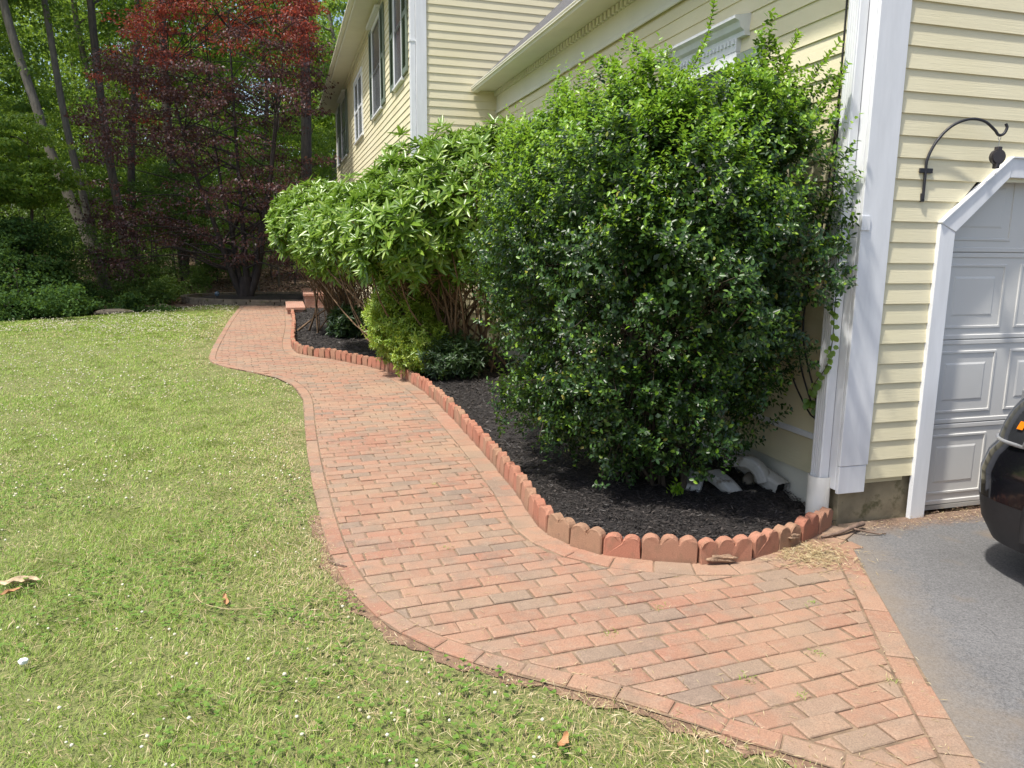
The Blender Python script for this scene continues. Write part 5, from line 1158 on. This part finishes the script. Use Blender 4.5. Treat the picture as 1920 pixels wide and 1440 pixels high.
tag(leaves('clover_leaves', P3, np.c_[np.cos(a3), np.sin(a3), np.full(3 * n, 0.15)], np.tile([0.05, 0, 1.0], (3 * n, 1)), rng.uniform(0.009, 0.016, 3 * n), rng.uniform(0.009, 0.015, 3 * n), M['clover_leaf'], None, 'h', 0.05, 0.0), 'three part clover leaves among the grass', 'clover', kind='stuff')
# fallen leaves and litter on the lawn
def curled(name, label, cat, loc, size, mat, rot, seed):
    g = np.random.default_rng(seed); n = 11; u, v_ = np.meshgrid(np.linspace(-1, 1, n), np.linspace(-1, 1, n)); wdt = (1 - u ** 2) ** 0.6 * (0.55 + 0.12 * np.sin(u * 9))
    X = u * size; Y = v_ * wdt * size * 0.6; Z = size * (0.30 * v_ ** 2 * (0.5 + 0.5 * np.sin(u * 3 + seed)) + 0.15 * u ** 2 + 0.06 * np.sin(u * 7 + v_ * 3)) + 0.025
    i_ = np.arange(n - 1)[:, None] * n + np.arange(n - 1)[None]; F = np.stack([i_, i_ + 1, i_ + n + 1, i_ + n], -1).reshape(-1, 4)
    o = link(name, np_mesh(name, np.stack([X, Y, Z], -1).reshape(-1, 3), F), mat, None, True); o.location = loc; o.rotation_euler = (g.normal(0, .15), g.normal(0, .15), rot); return tag(o, label, cat)
curled('dry_leaf', 'large curled tan leaf at the left edge of the lawn', 'leaf', (-2.43, 3.52, 0.0), 0.09, M['tan_leaf'], 0.4, 1)
curled('dry_leaf', 'orange brown leaf scrap below the curled tan leaf', 'leaf', (-2.40, 3.42, 0.0), 0.045, M['dry_leaf'], 0.9, 2)
curled('dry_leaf', 'reddish brown dead leaf in the middle of the near lawn', 'leaf', (-1.36, 3.37, 0.0), 0.04, M['dry_leaf'], 2.0, 3)
curled('dry_leaf', 'brown dead leaf on the grass nearest the camera', 'leaf', (0.19, 2.33, 0.0), 0.045, M['dry_leaf'], 1.2, 4)
lump('paper_ball', (-1.94, 2.79, 0.035), (0.017, 0.015, 0.014), M['foil'], 'small crumpled white ball of paper on the lawn', 'litter', 0.3, 31)
wl = bez([(-1.52, 3.42, 0.03), (-1.42, 3.30, 0.035), (-1.28, 3.26, 0.03), (-1.15, 3.28, 0.03)], 6); tag(tubes('dry_stalk', [(wl, np.linspace(.003, .0015, len(wl)))], M['straw'], None, 4), 'long pale dry stalk lying on the lawn by a dead leaf', 'stalk')
tw_ = bez([(-0.98, 3.86, 0.02), (-0.92, 3.80, 0.022), (-0.86, 3.77, 0.02)], 4); tag(tubes('twig', [(tw_, np.full(len(tw_), 0.004))], M['wood_stick'], None, 4), 'short dark twig on the brick path border', 'twig')

# ------------------------------------------------------------------ maple in its ring bed
tag(lump('planter_mulch', (-7.2, 23.35, 0.02), (2.62, 1.82, 0.17), M['mulch_soil'], None, None, 0, 41, 4, 0.03), kind='structure')
pw = thing('planter_wall', 'low curved wall of brown stone blocks round the maple bed', 'wall', (-7.2, 23.3, 0))
V = bmesh.new()
for lay in range(3):
    for k in range(64):
        a = 2 * np.pi * (k + 0.5 * (lay % 2)) / 64 + rng.normal(0, .004); ca, sa = math.cos(a), math.sin(a); c_ = Vector((2.72 * ca, 1.92 * sa, 0)); t_ = Vector((-2.72 * sa, 1.92 * ca, 0)); ln_ = t_.length * 2 * np.pi / 64 * 0.485; t_.normalize(); n_ = Vector((t_.y, -t_.x, 0))
        z0 = -0.03 + lay * 0.068; rr = 0.08 + rng.normal(0, .008)
        add_prism(V, [c_ - t_ * ln_ - n_ * 0.08 + Vector((0, 0, z0)), c_ + t_ * ln_ - n_ * 0.08 + Vector((0, 0, z0)), c_ + t_ * ln_ + n_ * rr + Vector((0, 0, z0)), c_ - t_ * ln_ + n_ * rr + Vector((0, 0, z0))], (0, 0, 0.064))
bm_obj('block_courses', V, M['stone'], pw)
gb = thing('garden_globe', 'small blue grey globe light at the edge of the maple bed', 'globe light', (-8.75, 22.6, 0.15))
bm = bmesh.new(); bmesh.ops.create_uvsphere(bm, u_segments=16, v_segments=10, radius=0.075); bmesh.ops.translate(bm, vec=(0, 0, 0.10), verts=bm.verts); bm_obj('globe', bm, M['blue_ball'], gb, True)
bm = bmesh.new(); cyl(bm, 0.035, -0.05, 0.05, 12); bm_obj('stand', bm, M['plastic'], gb)

def clump_crown(centres, radii, nper, leafL, leafW, flat, hang=0.0):
    """leaf cards gathered in flattened clumps"""
    n = len(centres); i = np.repeat(np.arange(n), nper); m_ = len(i)
    d = rng.normal(size=(m_, 3)); d = unit(d) * (rng.random(m_) ** 0.45)[:, None]
    P = centres[i] + d * radii[i][:, None] * np.array([1, 1, flat])
    T = unit(np.stack([d[:, 0], d[:, 1], np.full(m_, -hang)], 1) + rng.normal(0, .6, (m_, 3)))
    N = unit(rng.normal(0, .55, (m_, 3)) + np.array([0, 0, 1.0]))
    return P, T, N, leafL * rng.uniform(.6, 1.25, m_), leafW * rng.uniform(.6, 1.25, m_)
def limb_paths(trunk_pts, r0, r1, targets, rl, start=0.35):
    P = bez(trunk_pts, 8); paths = [(P, np.linspace(r0, r1, len(P)))]; n = len(P)
    for tg in targets:
        d = np.linalg.norm(P - tg, axis=1); low = np.arange(n) / n > start
        cand = np.where(low & (P[:, 2] < tg[2] - 0.15 * np.linalg.norm(P[:, :2] - tg[:2], axis=1)))[0]
        k = cand[np.argmin(d[cand])] if len(cand) else int(n * start)
        a = P[k]; m_ = a * 0.5 + tg * 0.5 + np.array([0, 0, 0.12 * np.linalg.norm(tg - a)]) + rng.normal(0, .06, 3) * np.linalg.norm(tg - a)
        Q = bez([a, a * 0.72 + m_ * 0.28 + rng.normal(0, .05, 3), m_, tg], 4); ra = min(rl, np.interp(k, [0, n], [r0, r1]) * 0.7); paths.append((Q, np.linspace(ra, 0.008, len(Q))))
    return paths
# Japanese maple: several stems, layered pads of purple red leaves
mp = thing('red_maple', 'broad purple red maple with dark stems in the ring bed past the path', 'tree', (-8.0, 22.9, 0.15))
def maple_pads():
    C, Rr = [], []
    for k in range(930):
        z = 1.1 + 8.4 * rng.random() ** 1.0; rmax = 3.9 * math.sqrt(max(0.05, 1 - ((z - 4.6) / 5.3) ** 2)); a = rng.uniform(0, 6.28); r_ = rmax * (0.35 + 0.65 * rng.random() ** 0.5)
        c = np.array([-8.35 + r_ * math.cos(a) * 1.03 + 0.16 * (z - 4.5) , 22.9 + 0.8 * r_ * math.sin(a), z + 0.25 * math.sin(3 * a) - 0.05 * r_])
        if z < 3.0 and r_ < 2.1: continue
        if c[0] > -1.42 - 0.3008 * (c[1] - 11.69) - 0.85: continue        # keep clear of the house wall and eave
        if fbm(c[0:1] * 1.0, c[2:3] * 1.5, 0.9, 33)[0] < -0.55: continue
        if c[2] < 5.0 and rng.random() < 0.36: continue
        C.append(c); Rr.append(rng.uniform(0.30, 0.68))
    return np.array(C), np.array(Rr)
MC, MR = maple_pads()
P, T, N, L, Wd = clump_crown(MC, MR, 92, 0.095, 0.055, 0.28, 0.25)
rel(mp, leaves('crown', P, T, N, L, Wd, [M['maple'], M['maple_lit_top']], mp, 'q', 0.12, 0.2, mats=np.repeat((MC[:, 2] + rng.normal(0, .7, len(MC)) > 7.2).astype(int), 92)))
tg = MC[rng.permutation(len(MC))[:120]]; mpth = []
for j, (dx, dy, hx, hy, hz) in enumerate(((-0.12, 0, -1.7, -0.4, 6.5), (0.02, 0.05, -0.3, 0.5, 8.2), (0.14, -0.05, 1.4, -0.2, 7.0), (0.10, 0.1, 0.8, 0.9, 5.8), (-0.08, 0.1, -1.1, 1.0, 5.4))):
    b0 = np.array([-8.0 + dx * 0.6, 22.9 + dy * 0.6, 0.05]); f1 = b0 + np.array([dx * 1.4 + hx * 0.10, hy * 0.1, 0.9]); f2 = b0 + np.array([hx * 0.35 + dx, hy * 0.4, 2.3]); f3 = b0 + np.array([hx * 0.7, hy * 0.7, hz * 0.6]); f4 = b0 + np.array([hx, hy, hz])
    mine = [t_ for k, t_ in enumerate(tg) if k % 5 == j]
    mpth += limb_paths([b0, f1, f2, f3, f4], 0.115, 0.02, mine, 0.045, 0.25)
mpth.append((np.array([(-8.0, 22.9, -0.1), (-8.0, 22.9, 0.15), (-7.98, 22.9, 0.5), (-7.97, 22.9, 0.75)]), np.array([0.30, 0.24, 0.20, 0.16])))
rel(mp, tubes('trunk', mpth, M['dark_bark'], mp, 7))

# ------------------------------------------------------------------ woodland trees
def tree(label, base, pts, r0, crown, leaf, nclump, nper, leafL, mat, bark='bark', group=None, nlimb=14, flat=0.45, r1=0.05, cat='tree', cull=None, name='woodland_tree'):
    """pts: trunk points relative to base; crown list of ellipsoids (x,y,z,rx,ry,rz) relative to base"""
    bz = float(ground_z(np.array([base[0]]), np.array([base[1]]))[0]) - 0.05; B0 = np.array([base[0], base[1], bz])
    o = thing(name, label, cat, tuple(B0), None, group)
    C, Rr = [], []
    w_ = np.array([e[3] * e[4] * e[5] for e in crown]); cnt = (nclump * w_ / w_.sum()).astype(int) + 1
    for e, c in zip(crown, cnt):
        d = sphere_dirs(c) * (rng.random(c) ** 0.38)[:, None]; C.append(np.array(e[:3]) + d * np.array(e[3:])); Rr.append(rng.uniform(0.45, 1.0, c) * (min(e[3:]) * 0.32 + 0.25))
    C = np.concatenate(C); Rr = np.concatenate(Rr)
    if cull is not None: k = cull(C + B0); C, Rr = C[k], Rr[k]
    P, T, N, L, Wd = clump_crown(C, Rr, nper, leafL, leafL * 0.62, flat, 0.35)
    leaves('crown', P, T, N, L, Wd, mat, o, 'q', 0.12, 0.2)
    tg = C[rng.permutation(len(C))[:nlimb]]
    tubes('trunk', limb_paths(np.array(pts, float), r0, r1, tg, r0 * 0.35, 0.3) , M[bark], o, 8)
    return o
no_house = lambda C: ~((C[:, 0] > -1.9 - 0.3008 * (C[:, 1] - 11.69) - 0.6) & (C[:, 1] < 32))
G = 'trees along the wood edge'
tree('leaning grey trunked tree at the left, forked into two stems high up', (-12.4, 23.6), [(0, 0, 0), (-0.7, 0, 2.2), (-1.35, 0, 4.0), (-1.75, 0, 5.6), (-2.5, 0.1, 8.6), (-3.0, 0.2, 13)], 0.18, [(-2.5, 0, 12, 3.5, 3, 3.2), (-4.6, 0.5, 8.6, 1.6, 1.6, 1.3)], 0, 90, 90, 0.15, M['tree_mid'], 'pale_bark', G, 10, r1=0.10)
tree('pale trunk leaning left beside the forked tree, thin crown', (-13.3, 24.9), [(0, 0, 0), (-0.4, 0, 3.0), (-0.8, 0, 5.6), (-1.1, 0, 9.0), (-1.5, 0, 13)], 0.13, [(-1.2, 0, 12, 3.0, 3, 3.0)], 0, 60, 80, 0.15, M['tree_light'], 'pale_bark', G, 8, r1=0.08)
tree('straight dark trunk left of the red maple behind its low branches', (-12.6, 25.3), [(0, 0, 0), (-0.2, 0, 2.5), (-0.45, 0, 5.0), (-0.6, 0, 9), (-0.5, 0, 14)], 0.16, [(-0.5, 0, 12.5, 3.2, 3, 3.2), (-0.8, 1, 8.2, 2.0, 2, 1.4)], 0, 90, 80, 0.15, M['tree_mid'], 'bark', G, 10, r1=0.10)
tree('thick dark trunk seen through the low branches of the red maple', (-12.9, 30.2), [(0, 0, 0), (-0.15, 0, 3), (-0.3, 0, 6), (-0.2, 0, 11), (0, 0, 16)], 0.22, [(0, 0, 14, 4, 4, 3.8), (1.5, 0, 9, 2.4, 2.4, 1.6)], 0, 110, 80, 0.17, M['tree_mid'], 'bark', G, 10, r1=0.12)
tree('tall thin bare trunk behind the top left of the red maple', (-14.0, 28.5), [(0, 0, 0), (0.1, 0, 4), (0.6, 0, 8), (1.0, 0, 12), (1.2, 0, 17)], 0.15, [(1.1, 0, 15, 2.8, 2.8, 2.8)], 0, 50, 70, 0.16, M['tree_light'], 'bark', G, 6, r1=0.08)
tree('big dark trunk rising behind the house eave right of the red maple', (-8.2, 31.0), [(0, 0, 0), (0, 0, 4), (0.1, 0, 8), (0.0, 0, 13), (0, 0, 18)], 0.24, [(0, 0, 15, 4, 4, 4), (0.5, 0, 9.6, 2.6, 2.0, 1.6)], 0, 130, 80, 0.17, M['tree_mid'], 'bark', G, 10, cull=no_house, r1=0.14)
tree('young light green maple leaning over the lawn edge at far left', (-15.4, 20.6), [(0, 0, 0), (0.2, -0.1, 1.8), (0.5, -0.3, 3.6), (0.7, -0.4, 5.6)], 0.09, [(0.9, -0.6, 4.3, 2.2, 1.6, 1.1), (1.6, 0.2, 3.1, 1.8, 1.4, 0.5), (0.2, 0, 5.8, 1.9, 1.6, 0.9)], 0, 150, 110, 0.11, M['tree_light'], 'bark', G, 16, 0.22, r1=0.02)
tree('layered light green sapling between the forked tree and the lawn', (-13.6, 21.6), [(0, 0, 0), (0.1, 0, 1.5), (0.2, 0.1, 3.0), (0.3, 0, 4.6)], 0.07, [(0.4, 0, 3.4, 1.5, 1.2, 0.8), (0.1, 0, 4.6, 1.2, 1.1, 0.6)], 0, 80, 110, 0.10, M['tree_light'], 'bark', G, 12, 0.22, r1=0.02)
tree('dark hemlock like tree low at the left edge of the lawn', (-14.9, 19.4), [(0, 0, 0), (0, 0, 2), (0.05, 0, 4)], 0.10, [(0.2, 0, 1.6, 1.7, 1.5, 1.4), (-0.3, 0.6, 3.0, 1.5, 1.3, 0.8)], 0, 130, 120, 0.10, M['tree_dark'], 'bark', G, 12, 0.35, r1=0.02)
tree('dark bushy tree at the wood edge right of the hemlock', (-12.9, 20.3), [(0, 0, 0), (0, 0, 1.2), (0.05, 0, 2.4)], 0.07, [(0, 0, 1.3, 1.2, 1.0, 1.1)], 0, 80, 120, 0.10, M['tree_dark'], 'bark', G, 8, 0.4, r1=0.02)
tree('tall green tree filling the upper left corner', (-17.5, 25.0), [(0, 0, 0), (0.2, 0, 3), (0.3, 0, 7), (0.5, 0, 12)], 0.22, [(0.6, 0, 9.5, 3.4, 3, 2.6), (1.0, -0.5, 6.2, 2.6, 2.2, 1.2), (0.3, 0, 13, 3, 3, 2)], 0, 190, 100, 0.14, M['tree_mid'], 'bark', G, 14, r1=0.08)
# middle distance
mid = [(-17.5, 33, 'tree_light'), (-21.5, 31, 'tree_mid'), (-25.5, 35, 'tree_light'), (-20.5, 39, 'tree_mid'), (-15.2, 37, 'tree_light'), (-11.8, 36, 'tree_mid'), (-9.0, 39, 'tree_light'), (-16.8, 44, 'tree_mid'), (-24.5, 45, 'tree_light'), (-11.5, 46, 'tree_light'), (-29.5, 41, 'tree_mid'), (-6.0, 44, 'tree_mid'), (-20, 50, 'tree_light'), (-13, 52, 'tree_mid')]
for k, (x, y, mt) in enumerate(mid):
    h_ = rng.uniform(13, 18); cr = [(0, 0, h_ * 0.75, 3.6, 3.4, h_ * 0.24), (rng.normal(0, 1.2), rng.normal(0, 1), h_ * 0.45, 2.8, 2.6, h_ * 0.13)]
    lab = 'light green woodland tree farther back behind the red maple' if mt == 'tree_light' else 'mid green woodland tree farther back behind the red maple'
    tree(lab, (x, y), [(0, 0, 0), (rng.normal(0, .3), 0, h_ * .3), (rng.normal(0, .5), 0, h_ * .6), (0, 0, h_ * .92)], rng.uniform(0.09, 0.19), cr, 0, 130, 70, 0.20, M[mt], 'bark' if k % 3 else 'pale_bark', 'trees farther back in the wood', 8, cull=no_house, r1=0.08)
for k, (x, y, h_) in enumerate(((-16.2, 27.0, 7.5), (-19.0, 28.5, 8.5), (-13.6, 32.0, 7.0), (-11.0, 31.0, 6.0), (-9.0, 34.0, 7.5), (-18.0, 23.0, 6.5), (-20.5, 25.5, 8.0), (-15.5, 30.5, 8.0), (-12.0, 27.8, 5.0), (-22.5, 28.0, 9.0))):
    tree('small leafy tree filling the gaps between the trunks of the wood', (x, y), [(0, 0, 0), (rng.normal(0, .2), 0, h_ * .4), (rng.normal(0, .3), 0, h_ * .85)], 0.06, [(0, 0, h_ * .62, h_ * .30, h_ * .28, h_ * .34), (rng.normal(0, .8), rng.normal(0, .5), h_ * .33, h_ * .24, h_ * .22, h_ * .2)], 0, 120, 80, 0.12, M[('tree_light', 'tree_mid', 'under')[k % 3]], 'bark', 'small trees between the trunks', 10, 0.4, r1=0.02, cull=no_house)
# unseen tree added left of the frame to shade maple and wood edge
for x, y, h_ in ((-15.3, 17.0, 23),):
    tree('unseen tall tree added left of the view to shade the maple', (x, y), [(0, 0, 0), (0.1, 0, h_ * .4), (0, 0, h_ * .9)], 0.25, [(0, 0, h_ * .70, 3.2, 3.2, h_ * .28)], 0, 70, 90, 0.24, M['tree_mid'], 'bark', 'shade trees added left of the view', 8, r1=0.08)
# saplings: thin bare stems with small tufts
for k in range(26):
    x = rng.uniform(-15.5, -5.5); y = rng.uniform(25.5, 34) ; 
    if x > -1.9 - 0.30 * (y - 11.7) - 1.0: x = -1.9 - 0.30 * (y - 11.7) - 1.0 - rng.uniform(0, 2)
    h_ = rng.uniform(2.5, 5.5); lx = rng.normal(0, .35)
    tree('thin bare sapling in the shade under the red maple', (x, y), [(0, 0, 0), (lx * .3, 0, h_ * .4), (lx, 0, h_)], rng.uniform(0.02, 0.045), [(lx, 0, h_ * .85, .7, .7, .5)], 0, 7, 40, 0.10, M['under'], 'pale_bark' if k % 2 else 'bark', 'saplings under the maple', 4, 0.3, r1=0.008, cat='sapling', name='sapling', cull=no_house)
# undergrowth bushes along the wood edge
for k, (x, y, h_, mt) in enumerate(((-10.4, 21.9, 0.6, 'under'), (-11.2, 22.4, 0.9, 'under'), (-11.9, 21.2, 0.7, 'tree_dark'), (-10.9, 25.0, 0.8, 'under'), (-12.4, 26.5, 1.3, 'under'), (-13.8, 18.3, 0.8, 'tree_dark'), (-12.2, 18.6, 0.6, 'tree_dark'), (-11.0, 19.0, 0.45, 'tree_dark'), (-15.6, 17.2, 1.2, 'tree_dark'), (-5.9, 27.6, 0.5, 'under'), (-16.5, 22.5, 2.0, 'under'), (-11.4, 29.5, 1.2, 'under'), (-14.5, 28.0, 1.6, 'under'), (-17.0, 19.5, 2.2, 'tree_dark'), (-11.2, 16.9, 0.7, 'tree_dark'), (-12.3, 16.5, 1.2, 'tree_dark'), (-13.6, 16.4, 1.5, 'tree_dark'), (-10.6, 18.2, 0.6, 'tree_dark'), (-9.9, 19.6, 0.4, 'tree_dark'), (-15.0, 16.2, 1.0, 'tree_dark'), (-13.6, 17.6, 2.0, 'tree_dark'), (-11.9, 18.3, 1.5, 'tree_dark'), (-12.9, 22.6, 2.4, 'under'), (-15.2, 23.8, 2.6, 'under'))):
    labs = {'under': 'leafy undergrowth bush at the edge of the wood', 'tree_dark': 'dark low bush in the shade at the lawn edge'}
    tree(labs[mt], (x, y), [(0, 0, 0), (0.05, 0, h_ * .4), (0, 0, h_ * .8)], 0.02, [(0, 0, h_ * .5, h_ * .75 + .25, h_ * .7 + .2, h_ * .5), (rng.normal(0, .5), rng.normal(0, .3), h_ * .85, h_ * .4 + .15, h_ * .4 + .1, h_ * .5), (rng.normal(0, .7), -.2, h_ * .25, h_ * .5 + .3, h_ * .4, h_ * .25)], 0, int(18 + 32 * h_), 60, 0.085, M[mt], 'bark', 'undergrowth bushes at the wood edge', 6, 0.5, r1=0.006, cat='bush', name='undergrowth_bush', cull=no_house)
# pale shrub in front of the house corner
tree('pale grey green shrub with airy leaves beside the far house corner', (-5.75, 21.9), [(0, 0, 0), (0, 0, 1.2), (0.1, 0, 2.6)], 0.03, [(0.0, 0, 2.5, 0.75, 0.6, 0.8), (0.2, 0, 1.4, 0.6, 0.5, 0.6)], 0, 46, 40, 0.085, M['tree_light'], 'bark', None, 10, 0.5, r1=0.008, cat='shrub', name='airy_shrub', cull=no_house)
# stones at the lawn edge
for x, y, sx_, lab in ((-9.75, 18.6, 0.42, 'long flat stone at the far lawn edge nearest the maple bed'), (-9.3, 20.2, 0.22, 'small stone by the end of the planter wall')):
    lump('edge_stone', (x, y, 0.03), (sx_, 0.2, 0.085), M['stone'], lab, 'stone', 0.6, int(sx_ * 100), 3, 0.15)
# leaf litter
q = np.stack([rng.uniform(-16, -4.5, 30000), rng.uniform(22, 42, 30000)], 1); q = q[~inside(LAWN, q[:, 0], q[:, 1])]; q = q[q[:, 0] < -1.9 - 0.30 * (q[:, 1] - 11.7) - 0.2]; q = q[((q[:, 0] + 7.2) / 2.8) ** 2 + ((q[:, 1] - 23.3) / 2.0) ** 2 > 1]
n = len(q); az = rng.uniform(0, 6.28, n)
tag(leaves('leaf_litter', np.c_[q, ground_z(q[:, 0], q[:, 1]) + rng.uniform(0.005, 0.05, n)], np.c_[np.cos(az), np.sin(az), rng.normal(0, .3, n)], unit(np.c_[rng.normal(0, .4, n), rng.normal(0, .4, n), np.ones(n)]), rng.uniform(0.06, 0.13, n), rng.uniform(0.04, 0.08, n), M['litter'], None, 'q', 0.15, 0.1), 'brown fallen leaves on the rising wood floor', 'leaf litter', kind='stuff')
# the far wood: one mass of foliage and trunks
C = np.stack([rng.uniform(-62, 14, 1700), rng.uniform(52, 68, 1700), rng.uniform(0, 30, 1700)], 1); C[:, 2] += 1.6
C = np.concatenate([C, np.stack([rng.uniform(-55, 8, 800), rng.uniform(44, 56, 800), 1.2 + 9 * rng.random(800) ** 1.3], 1)])
P, T, N, L, Wd = clump_crown(C, rng.uniform(1.1, 2.4, len(C)), 58, 0.42, 0.28, 0.5, 0.3)
fw = leaves('far_wood', P, T, N, L, Wd, [M['tree_light'], M['tree_mid']], None, 'q', 0.12, 0.2, mats=(np.repeat(rng.random(len(C)) < 0.45, 58)).astype(int)); tag(fw, 'mass of green woodland far behind the trees', 'woodland', kind='stuff')
C = np.stack([rng.uniform(-40, -6, 420), rng.uniform(34, 50, 420), rng.uniform(0.2, 2.6, 420)], 1); C[:, 2] += ground_z(C[:, 0], C[:, 1])
P, T, N, L, Wd = clump_crown(C, rng.uniform(0.6, 1.3, len(C)), 60, 0.16, 0.1, 0.6, 0.2)
tag(leaves('far_undergrowth', P, T, N, L, Wd, M['under'], None, 'q', 0.12, 0.2), 'mass of green undergrowth deep in the wood', 'undergrowth', kind='stuff')
